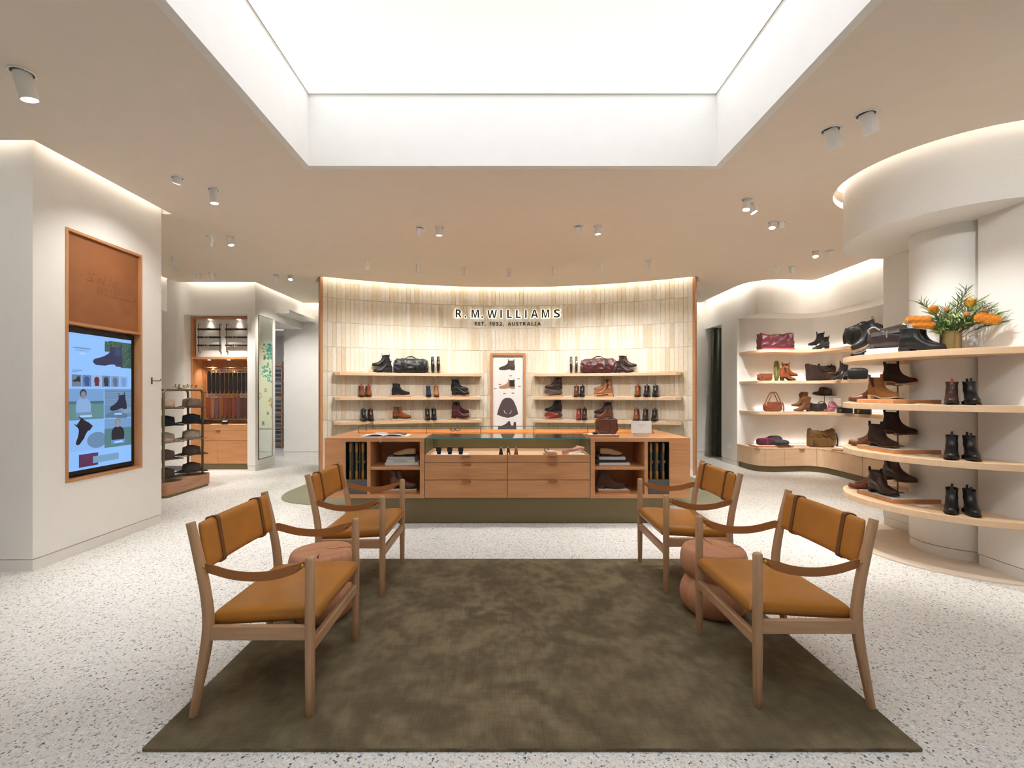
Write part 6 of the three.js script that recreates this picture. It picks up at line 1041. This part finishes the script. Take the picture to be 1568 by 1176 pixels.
  // lowest shelf
  { const [x, z] = at(1183, -8.3); const t = thing('handbag', 'tan leather handbag with tall looped handle on the lowest niche shelf', 'bag', [x, c, z], 0.05, G); part('body', bagBody(0.31, 0.17, 0.13, { px: 4, py: 3, fold: 0.012, taper: 0.35, seed: 23, narrow: 0.06 }), L.toffee, t); const fl = new THREE.Shape(); fl.moveTo(-0.14, 0.165); fl.lineTo(0.12, 0.165); fl.lineTo(-0.06, 0.06); fl.lineTo(-0.13, 0.06); fl.closePath(); part('flap', new THREE.ExtrudeGeometry(fl, { depth: 0.005, bevelEnabled: true, bevelSize: 0.002, bevelThickness: 0.002, bevelSegments: 2 }).translate(0, 0, 0.062), L.toffee, t); for (const s of [-1, 1]) part('carry_handle', limb([[-0.11, 0.14, s * 0.04], [-0.07, 0.24, s * 0.04], [-0.02, 0.33, s * 0.03], [0.03, 0.34, s * 0.03], [0.08, 0.26, s * 0.04], [0.13, 0.14, s * 0.04]], [0.008, 0.008], 10, 30), L.toffee, t); part('side_strap', band([[-0.16, 0.13, 0.04], [-0.19, 0.08, 0.05], [-0.2, 0.03, 0.05]], 0.025, 0.005, V(1, 0, 0)), L.toffee, t); part('side_strap', band([[0.15, 0.16, 0.04], [0.165, 0.08, 0.06], [0.16, 0.0, 0.06]], 0.025, 0.005, V(1, 0, 0)), L.toffee, t); }
  { const [x, z] = at(1229, -8.27), [x2, z2] = at(1225, -8.42); boot('western', suede(0x7a4e28), { pos: [x, c, z], turn: Math.PI - 0.06, label: 'front one of the brown suede western boots on the lowest niche shelf', scale: 0.98, group: GB, sole: L.soleBrown }); stand(x2, c, z2, 0.08, 'stand under the raised western boot'); boot('western', suede(0x7a4e28), { pos: [x2, c + 0.08, z2], turn: Math.PI - 0.02, label: 'raised one of the brown suede western boots on the lowest niche shelf', scale: 0.98, group: GB, sole: L.soleBrown }); }
  { const [x, z] = at(1252, -8.25); const t = thing('handbag', 'black slouchy drawstring bag beside the hat stand in the niche', 'bag', [x, c, z], -0.15, G); part('body', bagBody(0.27, 0.17, 0.14, { px: 3, py: 2.6, sag: 0.2, fold: 0.018, seed: 9, peak: 0.08 }), L.black, t); part('carry_handle', handle(0.0, 0.09, 0.13, 0.05, 0.03, 0.007), L.black, t); }
  { const [x, z] = at(1262.5, -8.42); const t = thing('hat_pole', 'slim bronze pole holding the brown hat on the lowest niche shelf', 'display stand', [x, c, z]); const r = cyl(0.006, 0.006, 0.29, 10); r.translate(0, 0.15, 0); part('rod', r, M.bronze, t); const f = cyl(0.05, 0.05, 0.008, 24); f.translate(0, 0.004, 0); part('foot_plate', f, M.bronze, t); const h = cyl(0.045, 0.045, 0.008, 20); h.translate(0, 0.295, 0); part('top_plate', h, M.bronze, t); hat(x, c + 0.297, z, 0.1, S({ map: T.suedeTone, color: 0x54453d, roughness: 0.95 }), S({ color: 0x2c2420, roughness: 0.8 }), 'dark brown felt hat on a pole above the lowest niche shelf', 1.1, 'hats in the niche'); scene.children[scene.children.length - 1].rotation.x = 0.22; }
  { const [x, z] = at(1268, -8.24); const t = thing('scarf', 'red and white printed scarf draped on the lowest niche shelf', 'scarf', [x, c, z]); const tex = dataTex(128, 128, (u, v) => { const n = NZ.noise(u / 9, v / 9, 4) + NZ.noise(u / 4, v / 4, 9) * 0.6; return n > 0.18 ? [196, 60, 74] : n < -0.25 ? [60, 66, 100] : n < -0.05 ? [234, 222, 216] : [150, 40, 56]; }); const m = S({ map: rep(tex, 5), roughness: 0.8 }); const f = (w, h, d, s) => bagBody(w, h, d, { px: 2.6, py: 2.2, fold: 0.025, seed: s }); part('folds', f(0.24, 0.06, 0.16, 2), m, t); const q = f(0.14, 0.14, 0.1, 6); q.translate(0.09, 0.03, -0.02); part('knot', q, m, t); }
  { const [x, z] = at(1287.5, -8.22); const t = thing('niche_sign', 'white notice card standing on books on the lowest niche shelf', 'sign', [x, c + 0.055, z], -0.12); part('stand', rbox(-0.09, 0.09, 0, 0.04, -0.012, 0.012, 0.003), Ph({ color: 0xf3eee8, roughness: 0.2, transmission: 0.5, thickness: 0 }), t); const n = part('notice', rbox(-0.115, 0.115, 0, 0.15, -0.002, 0.002, 0.001), M.white, t); n.position.y = 0.03; n.rotation.x = -0.1; const pp = print('notice_print', 0.22, 0.14, S({ map: canvas(256, 160, g => { g.fillStyle = '#f3f2f0'; g.fillRect(0, 0, 256, 160); g.fillStyle = '#c0c0c0'; g.fillRect(95, 45, 70, 4); g.fillRect(80, 62, 100, 3); g.fillRect(95, 78, 70, 3); }), roughness: 0.6 }), n, 0.0024); pp.position.y = 0.075;
    book(x + 0.02, c, z + 0.13, -0.1, 0.34, 0.028, 0.25, S({ color: 0xe8e4e2, roughness: 0.6 }), 'white book at the bottom under the niche notice card', 'books in the niche'); book(x + 0.01, c + 0.028, z + 0.12, -0.06, 0.3, 0.026, 0.24, S({ color: 0xdcc4c6, roughness: 0.6 }), 'pale pink book directly under the niche notice card', 'books in the niche'); }
  for (const [x, z, l] of [[5.44, -7.5, 'left'], [5.46, -7.15, 'right']]) { const t = thing('coiled_belt', `${l} of two black coiled belts on the lowest niche shelf behind the round shelves`, 'belt', [x, c + 0.001, z], -1.4, 'coiled belts in the niche'); const pts = []; for (let k = 0; k <= 80; k++) { const q = k / 80 * Math.PI * 7, r = 0.03 + 0.075 * k / 80; pts.push([Math.cos(q) * r * 1.3, 0.05, Math.sin(q) * r * 0.8]); } part('coil', band(pts, 0.09, 0.004, V(0, 1, 0), 160), L.black, t); part('buckle', rbox(-0.02, 0.02, 0.03, 0.07, 0.086, 0.094, 0.004), M.brassBright, t); }
  // cabinet top
  tray(X(1182, 8.3), d, -8.33, 0.02, 0.66, 0.26, 'long oak tray with caps and burgundy pouches on the wavy cabinet', 0.03);
  { const [x, z] = at(1172, -8.33); const t = thing('waist_bag', 'burgundy suede pouch bag on the cabinet tray', 'bag', [x, d + 0.031, z], 0.1, G); part('body', bagBody(0.3, 0.12, 0.12, { px: 5, py: 3.5, fold: 0.008, seed: 3 }), L.plum, t); const q = bagBody(0.28, 0.1, 0.1, { px: 5, py: 3, fold: 0.01, seed: 7 }); q.translate(0.14, 0, 0.0); part('strap_bundle', q, L.plum, t); part('handle', handle(-0.03, 0.05, 0.1, 0.035, 0.02, 0.006), L.plum, t); part('zip', rbox(0.0, 0.006, 0.02, 0.1, 0.058, 0.064, 0.001), M.brassBright, t); }
  for (const [px, z, yy, l] of [[1186, -8.42, 0.05, 'rear'], [1196, -8.27, 0.0, 'front']]) { const [x] = at(px, z); const t = thing('wool_cap', `${l} of two charcoal caps on the cabinet tray`, 'cap', [x, d + 0.031, z], 0.1, 'caps on the cabinet tray'); const q = bagBody(0.24, 0.1 + yy * 1.2, 0.17, { px: 2.6, py: 2.4, fold: 0.004, seed: 2 }); part('crown', q, S({ map: T.suedeTone, color: 0x4c4a4b, roughness: 0.95 }), t); part('brim', pillow(0.26, 0.02, 0.2, 16, 2.4).translate(0, 0.014, 0.02), S({ map: T.suedeTone, color: 0x454344, roughness: 0.95 }), t); }
  { const [x, z] = at(1257, -8.37); const t = thing('shoulder_bag', 'olive brown suede shoulder bag with draped front pouch on the wavy cabinet', 'bag', [x, d, z], -0.12, G); part('body', bagBody(0.42, 0.31, 0.18, { px: 7, py: 5, sag: 0.12, fold: 0.02, seed: 6, flatEnds: true, narrow: 0.06, peak: 0.06 }), L.olive, t); const q = bagBody(0.34, 0.16, 0.09, { px: 6, py: 4, fold: 0.012, seed: 2, flatEnds: true }); q.translate(-0.07, 0, 0.11); part('front_pouch', q, L.olive, t); part('shoulder_strap', band([[0.18, 0.28, 0.02], [0.22, 0.24, 0.03], [0.245, 0.15, 0.05], [0.24, 0.05, 0.06], [0.22, 0.01, 0.06]], 0.026, 0.006, V(0, 0, 1), 24), L.brown, t); part('belt_strap', band([[0.06, 0.02, 0.16], [0.07, 0.1, 0.15], [0.06, 0.17, 0.12], [-0.05, 0.25, 0.1]], 0.022, 0.006, V(1, 0, 0), 20), L.olive, t); part('corner_strap', band([[-0.19, 0.01, 0.158], [-0.19, 0.08, 0.16], [-0.19, 0.15, 0.15]], 0.012, 0.004, V(1, 0, 0), 10), L.brown, t); }
  { const t = thing('leather_sample', 'small flat tan leather piece lying on the wavy cabinet near the round shelves', 'leather piece', [5.55, d, -7.75], -0.9); part('piece', rbox(-0.12, 0.12, 0, 0.012, -0.05, 0.05, 0.004), M.tanPanel, t); part('loop', new THREE.TorusGeometry(0.02, 0.004, 8, 16).rotateX(Math.PI / 2).translate(0.04, 0.016, 0), L.brown, t); }
}
// ---------------------------------------------------------------- round shelves
{
  const G = 'boots on the round shelves', lv = ['second from top', 'third from top', 'lowest'];
  [[RS[1], L.tanSuede, L.darkSuede, L.cognac, L.brown, L.black, L.soleTan, L.tabRed, L.tabRed, L.tabBlack], [RS[2], L.darkSuede, L.darkSuede, L.tan, L.black, L.black, L.soleBrown, L.tabBlack, L.tabBlack, L.tabBlack], [RS[3], L.brown, L.brown, L.cognac, L.black, L.black, L.soleDark, L.tabBlack, L.tabBlack, L.tabBlack]].forEach(([y, m0, m1, m2, f0, f1, sole, t0, tf0, tf1], i) => {
    const cn = [['tan suede', 'dark suede', 'cognac', 'dark brown', 'black'], ['dark brown suede', 'dark suede', 'tan', 'black', 'black'], ['glossy dark brown', 'dark brown', 'cognac', 'black', 'black']][i], at = 'on the ' + lv[i] + ' round shelf';
    tray(3.475, y, -4.14, -0.02, 0.43, 0.42, 'oak tray under the boots ' + at, 0.034, 'trays on the round shelves');
    const yt = y + 0.0352;
    boot('chelsea', m0, { pos: [3.335, yt, -4.15], turn: -1.5, label: `${cn[0]} boot on the tray ${at}`, group: G, scale: 0.98, tab: t0, elastic: L.elasticBrown, sole });
    stand(3.515, yt, -4.2, i === 0 ? 0.125 : 0.105, 'rod stand under the raised boot ' + at);
    boot('chelsea', m1, { pos: [3.515, yt + (i === 0 ? 0.125 : 0.105), -4.19], turn: -1.38, label: `${cn[1]} boot raised on a rod ${at}`, group: G, scale: 0.98, tab: L.tabBlack, sole: i === 0 ? L.soleTan : L.soleBrown });
    boot('chelsea', m2, { pos: [3.48, y, -4.49], turn: 2.42, label: `${cn[2]} boot behind the tray pointing left ${at}`, group: G, scale: 0.98, tab: L.tabTan, sole: L.soleBrown });
    const z = -3.62; [[X(1457, 3.66), -3.66, f0, tf0, 'left'], [X(1487, 3.6), -3.6, f1, tf1, 'right']].forEach(([x, zz, m, tb, sd], q) => boot('chelsea', m, { pos: [x, y, zz], turn: -2.36 + q * 0.2, label: `${cn[3 + q]} boot facing out, ${sd} of the pair ${at}`, group: G, scale: 0.9, tab: tb }));
    card(3.44, y, -3.845, 0.12, 0.12, 0.06, 'flat price card in front of the tray ' + at, 'cards on the round shelves');
  });
  const y = RS[0];
  const B = (x, yy, z, w, h, lb) => book(x, yy, z, -0.85, w, h, 0.2, S({ color: 0xe9e7e3, roughness: 0.6 }), lb, 'books on the top round shelf');
  B(3.335, y, -4.125, 0.28, 0.031, 'lower white book on the highest round shelf'); B(3.345, y + 0.031, -4.13, 0.265, 0.03, 'upper white book on the highest round shelf');
  { const t = thing('sling_bag', 'glossy dark brown slouchy bag resting on the white books', 'bag', [3.42, y + 0.062, -4.19], -0.8); part('body', bagBody(0.28, 0.17, 0.15, { px: 2.6, py: 2.4, fold: 0.008, seed: 11, sag: -0.1, peak: 0.25 }), leather(0x3a2e2c, 0.25), t); part('flap', band([[0.0, 0.172, -0.05], [0, 0.185, 0.0], [0.01, 0.165, 0.055], [0.015, 0.12, 0.08]], 0.25, 0.006, V(1, 0.25, 0), 14), leather(0x342a28, 0.25), t); part('toggle', rbox(-0.004, 0.008, 0.09, 0.15, 0.08, 0.09, 0.003), M.steel, t); part('studded_strap', band([[0.09, 0.16, 0.05], [0.115, 0.215, 0.03], [0.12, 0.2, 0.045], [0.128, 0.13, 0.06]], 0.02, 0.006, V(0, 0, 1), 20), M.brassBright, t); part('shoulder_strap', limb([[-0.12, 0.12, 0.04], [-0.13, 0.17, 0.05], [-0.09, 0.19, 0.06], [-0.05, 0.16, 0.07]], [0.008, 0.008], 8, 20), leather(0x9a9088, 0.4), t); }
  boot('chelsea', L.black, { pos: [3.43, y + 0.13, -4.40], rot: [0, 2.5, -0.5], label: 'black boot leaning toe-down behind the slouchy bag on the highest round shelf', group: G, scale: 0.95 });
  stand(3.5, y, -4.33, 0.12, 'stand behind the leaning black boot on the highest round shelf');
  boot('chelsea', L.black, { pos: [3.49, y, -4.5], turn: 2.42, label: 'black boot low at the left edge of the highest round shelf', group: G, scale: 0.9 });
  boot('chelsea', L.black, { pos: [3.39, y, -3.83], turn: -0.67, label: 'glossy black boot nearer the books on the highest round shelf', group: G, scale: 0.98 });
  boot('chelsea', L.black, { pos: [3.49, y, -3.88], turn: -0.62, label: 'glossy black boot nearer the vase on the highest round shelf', group: G, scale: 0.98 });
  // vase with banksias
  const vx = 3.565, vz = -3.755;
  const v = thing('flower_vase', 'brass cylinder vase on the highest round shelf', 'vase', [vx, y, vz]); part('vase_body', new THREE.LatheGeometry([[0.001, 0], [0.064, 0], [0.066, 0.003], [0.066, 0.155], [0.063, 0.156], [0.062, 0.15], [0.061, 0.02], [0.001, 0.02]].map(([a, b]) => new THREE.Vector2(a, b)), 40), S({ color: 0x9a8458, metalness: 0.85, roughness: 0.36 }), v);
  const f = thing('flower_arrangement', 'bouquet of orange banksia flowers with spiky green leaves in the brass vase', 'flowers', [vx, y + 0.05, vz], -0.78);
  const green = [0x5d7a34, 0x73914a, 0x4b6a35, 0x8aa35c].map(c => S({ color: c, roughness: 0.7, side: THREE.DoubleSide })), stemM = S({ color: 0x6b4a34, roughness: 0.8 }), bank = [0xdba032, 0xcf8226, 0xc47826].map(c => S({ color: c, roughness: 0.8 }));
  const top = 0.125;
  const leafGeo = (() => { const a = []; for (const s of [0]) { const rings = []; for (let i = 0; i <= 5; i++) { const u = i / 5, w = 0.5 * Math.sin(Math.PI * Math.pow(u, 0.8)) + 0.02; rings.push([V(-w * 0.12, u, 0), V(0, u, 0.03 * Math.sin(u * 3)), V(w * 0.12, u, 0)]); } return loft(rings, false, false, false); } })();
  const spine = (p0, p1, bend) => new THREE.QuadraticBezierCurve3(V(...p0), V((p0[0] + p1[0]) / 2 + bend[0], (p0[1] + p1[1]) / 2 + bend[1], (p0[2] + p1[2]) / 2 + bend[2]), V(...p1));
  const up = V(0, 1, 0);
  const sprig = (dx, dy, dz, n, len, wmul, mat) => {
    const c = spine([dx * 0.08, 0, dz * 0.08], [dx, dy, dz], [-dx * 0.2, 0.05, -dz * 0.2]); const st = part('stem', new THREE.TubeGeometry(c, 14, 0.0028, 6), stemM, f); const geos = [];
    for (let k = 0; k < n; k++) { const u = 0.5 + 0.5 * k / n, p = c.getPoint(u), T2 = c.getTangent(u), a = k * 2.4; const side = V(Math.cos(a), 0.3 * Math.sin(a * 1.7), Math.sin(a)); const d = T2.clone().multiplyScalar(0.9).add(side.multiplyScalar(0.9)).normalize(); const g = leafGeo.clone(); const s = len * rr(0.7, 1.15); g.scale(s * wmul, s, s); g.rotateY(rr(0, 3.1)); g.applyQuaternion(new THREE.Quaternion().setFromUnitVectors(up, d)); g.translate(p.x, p.y, p.z); geos.push(g); }
    const lm = part('leaves', merge(geos), mat, f); lm.userData.kind = 'stuff';
  };
  // upright spiky sprigs and broad low foliage
  [[-0.18, 0.37, 0.0, 26], [-0.03, 0.3, -0.02, 22], [0.09, 0.43, 0.0, 30], [0.16, 0.33, 0.03, 26], [0.22, 0.26, 0.06, 26], [0.27, 0.22, 0.02, 26], [0.29, 0.15, 0.08, 24], [0.12, 0.27, 0.08, 24], [0.05, 0.34, 0.03, 22], [-0.1, 0.27, 0.06, 22], [0.19, 0.3, -0.05, 24]].forEach(([a, b, c, n], i) => sprig(a, b, c, Math.round(n * 1.5), 0.085, 0.6, green[i % 4]));
  [[-0.07, 0.2, 0.08, 14], [0.02, 0.2, 0.1, 16], [0.1, 0.18, 0.1, 16], [-0.1, 0.14, 0.07, 12], [0.06, 0.15, 0.11, 14], [-0.03, 0.25, 0.04, 14], [0.15, 0.16, 0.07, 14], [-0.09, 0.11, 0.1, 8], [0.0, 0.14, 0.1, 12]].forEach(([a, b, c, n], i) => sprig(a, b, c, Math.round(n * 1.6), 0.07, 1.9, green[(i + 2) % 4]));
  const banksia = (p0, d, len, r, m, label) => { // spiky cylinder flower
    const st = part('flower', new THREE.CapsuleGeometry(r * 0.72, len - r * 1.5, 6, 20), bank[(m + 1) % 3], f, label); const q = new THREE.Quaternion().setFromUnitVectors(up, V(...d).normalize()); st.quaternion.copy(q); st.position.set(...p0).addScaledVector(V(...d).normalize(), len / 2);
    const spike = new THREE.ConeGeometry(0.0034, 0.02, 4), geos = []; const rows = Math.round(len / 0.0085); for (let i = 0; i < rows; i++) { const y2 = -len / 2 + r * 0.35 + (len - r * 0.7) * i / rows, e = Math.min(1, Math.sqrt(Math.max(0.05, 1 - Math.pow(Math.max(0, (Math.abs(y2) - (len / 2 - r)) / r), 2)))); for (let j = 0; j < 17; j++) { const a = (j + (i % 2) * 0.5) / 17 * Math.PI * 2; const g = spike.clone(); const dd = V(Math.cos(a), 0.25, Math.sin(a)).normalize(); g.applyQuaternion(new THREE.Quaternion().setFromUnitVectors(up, dd)); g.translate(Math.cos(a) * r * 0.88 * e, y2, Math.sin(a) * r * 0.88 * e); geos.push(g); } }
    for (const q2 of [0, 1]) { const sp = part('florets', merge(geos.filter((_, k) => (k >> 1) % 3 === 0 ? q2 : !q2)), q2 ? bank[(m + 2) % 3] : bank[m], st); sp.userData.kind = 'stuff'; } part('stem', new THREE.TubeGeometry(spine([0, 0, 0], p0, [0, 0.02, 0]), 12, 0.004, 6), stemM, f);
  };
  banksia([-0.1, 0.205, 0.05], [-1, 0.12, 0.0], 0.175, 0.034, 0, 'golden banksia pointing left'); banksia([-0.08, 0.155, 0.07], [-1, 0.1, 0.05], 0.15, 0.03, 1, 'orange banksia pointing left below'); banksia([-0.095, 0.245, 0.03], [-0.1, 1, 0.05], 0.085, 0.036, 1, 'orange upright banksia'); banksia([0.105, 0.275, 0.02], [0.15, 1, 0.05], 0.085, 0.036, 2, 'orange upright banksia'); banksia([0.13, 0.2, 0.1], [1, -0.35, 0.15], 0.16, 0.038, 0, 'golden banksia drooping to the right');
  for (const [a, b, c] of [[-0.02, 0.28, 0.06], [0.19, 0.24, 0.06], [0.09, 0.22, 0.12]]) { const g = new THREE.SphereGeometry(0.017, 12, 8); g.scale(1, 1.3, 1); g.translate(a, b, c); part('seed_head', g, S({ color: 0xa8703c, roughness: 0.9 }), f); part('stem', new THREE.TubeGeometry(spine([0, 0, 0], [a, b, c], [0, 0.03, 0]), 10, 0.003, 6), stemM, f); }
}
// ================================================================ SPOTLIGHTS (positions read from the ceiling)
const washers = [563, 641, 709, 779, 849, 921, 993].map((px, i) => { const yy = [403, 409, 413, 415, 413, 408, 402][i], d = 1368 / (601 - yy + 3); return [X(px, d), -d]; });
washers.forEach(([x, z], i) => { const th = Math.atan2(x - ARC.x, -(z - ARC.z)), [tx, tz] = arcP(ARC.face, th * 1.02); spot(`${ORD[i]} from the left of seven small spotlights before the tiled wall`, x, z, [tx, 0.9, tz], SPOT_POWER * 0.42, 0.85, 0.1, 0.03, 'tiled wall spotlights'); });
spot('large spotlight nearest the viewer on the left ceiling', -2.86, -2.79, [-2.4, 0, -3.4], SPOT_POWER, 0.5, 0.14, 0.045);
spot('recessed-looking spotlight left of its neighbour in front of the screen pier', -2.89, -4.16, [-3.63, 1.0, -4.4], SPOT_POWER * 0.3, 1.0, 0.04);
spot('spotlight right of its neighbour in front of the screen pier', -2.72, -4.4, [-2.4, 0, -4.3], SPOT_POWER, 0.5, 0.12);
spot('left spotlight of the pair beyond the screen pier', -3.57, -5.72, [-4.5, 0.8, -6.4], SPOT_POWER, 0.45, 0.1);
spot('right spotlight of the pair beyond the screen pier', -3.34, -5.72, [-2.6, 0, -5.6], SPOT_POWER, 0.5, 0.1);
spot('spotlight above the hat stand', -4.65, -6.64, [-4.9, 0.3, -7.4], SPOT_POWER, 0.5, 0.1);
spot('left spotlight of the pair in front of the belt cabinet', -4.87, -7.48, [-5.1, 1.0, -8.6], SPOT_POWER, 0.45, 0.08);
spot('right spotlight of the pair in front of the belt cabinet', -4.66, -7.48, [-4.7, 0.6, -8.6], SPOT_POWER * 0.8, 0.45, 0.08);
spot('bright spotlight facing the viewer left of the tiled wall', -3.47, -7.64, [-3.1, 0.0, -6.6], SPOT_POWER, 0.5, 0.06);
spot('dim spotlight next to the bright one left of the tiled wall', -3.69, -7.6, [-4.3, 1.0, -10.2], SPOT_POWER * 2, 0.55, 0.08);
spot('left spotlight of the pair above the left half of the counter', -0.97, -5.41, [-1.7, 1.15, -8.15], SPOT_POWER * 1.3, 0.55, 0.08);
spot('right spotlight of the pair above the left half of the counter', -0.75, -5.41, [-0.7, 0.9, -5.6], SPOT_POWER, 0.7, 0.08);
spot('left spotlight of the pair above the right half of the counter', 0.85, -5.37, [1.75, 1.15, -8.15], SPOT_POWER * 1.3, 0.55, 0.08);
spot('right spotlight of the pair above the right half of the counter', 1.07, -5.37, [1.1, 0.9, -5.5], SPOT_POWER, 0.7, 0.08);
spot('upper spotlight of the pair between counter and round shelves', 2.39, -4.62, [1.8, 0.2, -4.2], SPOT_POWER, 0.45, 0.1);
spot('lower spotlight of the pair between counter and round shelves', 2.46, -4.72, [3.4, 0.9, -4.1], SPOT_POWER, 0.4, 0.1);
spot('bright spotlight left of its neighbour before the right niche', 2.99, -5.24, [2.4, 0.2, -4.6], SPOT_POWER, 0.45, 0.06);
spot('dim spotlight right of its neighbour before the right niche', 3.09, -5.24, [3.3, 0.0, -6.2], SPOT_POWER, 0.5, 0.05);
spot('brightest spotlight facing the viewer before the right niche', 4.19, -6.33, [3.6, 0.2, -5.2], SPOT_POWER, 0.45, 0.07);
spot('dim spotlight beside the brightest one before the right niche', 4.36, -6.3, [5.4, 1.4, -7.9], SPOT_POWER, 0.5, 0.08);
spot('left spotlight of the far pair in front of the right niche', 4.15 - 0.02, -7.09, [4.7, 1.2, -8.5], SPOT_POWER, 0.5, 0.08);
spot('right spotlight of the far pair in front of the right niche', 4.34, -7.09, [5.2, 1.2, -8.5], SPOT_POWER, 0.5, 0.08);
spot('left one of the two large spotlights near the drum', 2.36, -3.4, [3.6, 1.05, -3.95], SPOT_POWER * 0.5, 0.6, 0.12, 0.045);
spot('right one of the two large spotlights near the drum', 2.47, -3.21, [3.66, 1.05, -3.7], SPOT_POWER * 0.5, 0.6, 0.12, 0.045);
for (const [x, z, tg, l] of [[-2.9, -1.3, [-4.2, 1.5, -3.7], 'spotlight above the viewer aimed at the front of the screen pier'], [2.6, -1.2, [3.7, 1.7, -3.9], 'spotlight above the viewer aimed at the round shelves']]) spot(l, x, z, tg, SPOT_POWER * 0.5, 0.75, 0.12, 0.045);
{ const t = thing('downlight', 'small round recessed downlight beside the right edge of the tiled wall', 'downlight', [3.55, CEIL, -8.55]); const r = new THREE.TorusGeometry(0.04, 0.005, 8, 24); r.rotateX(Math.PI / 2); part('trim_ring', r, M.spot, t); const c = cyl(0.036, 0.036, 0.004, 20); part('lens', c, M.spot, t); }

scene.traverse(o => { if (o.isMesh) { o.castShadow = true; o.receiveShadow = true; } });
renderer.render(scene, camera);
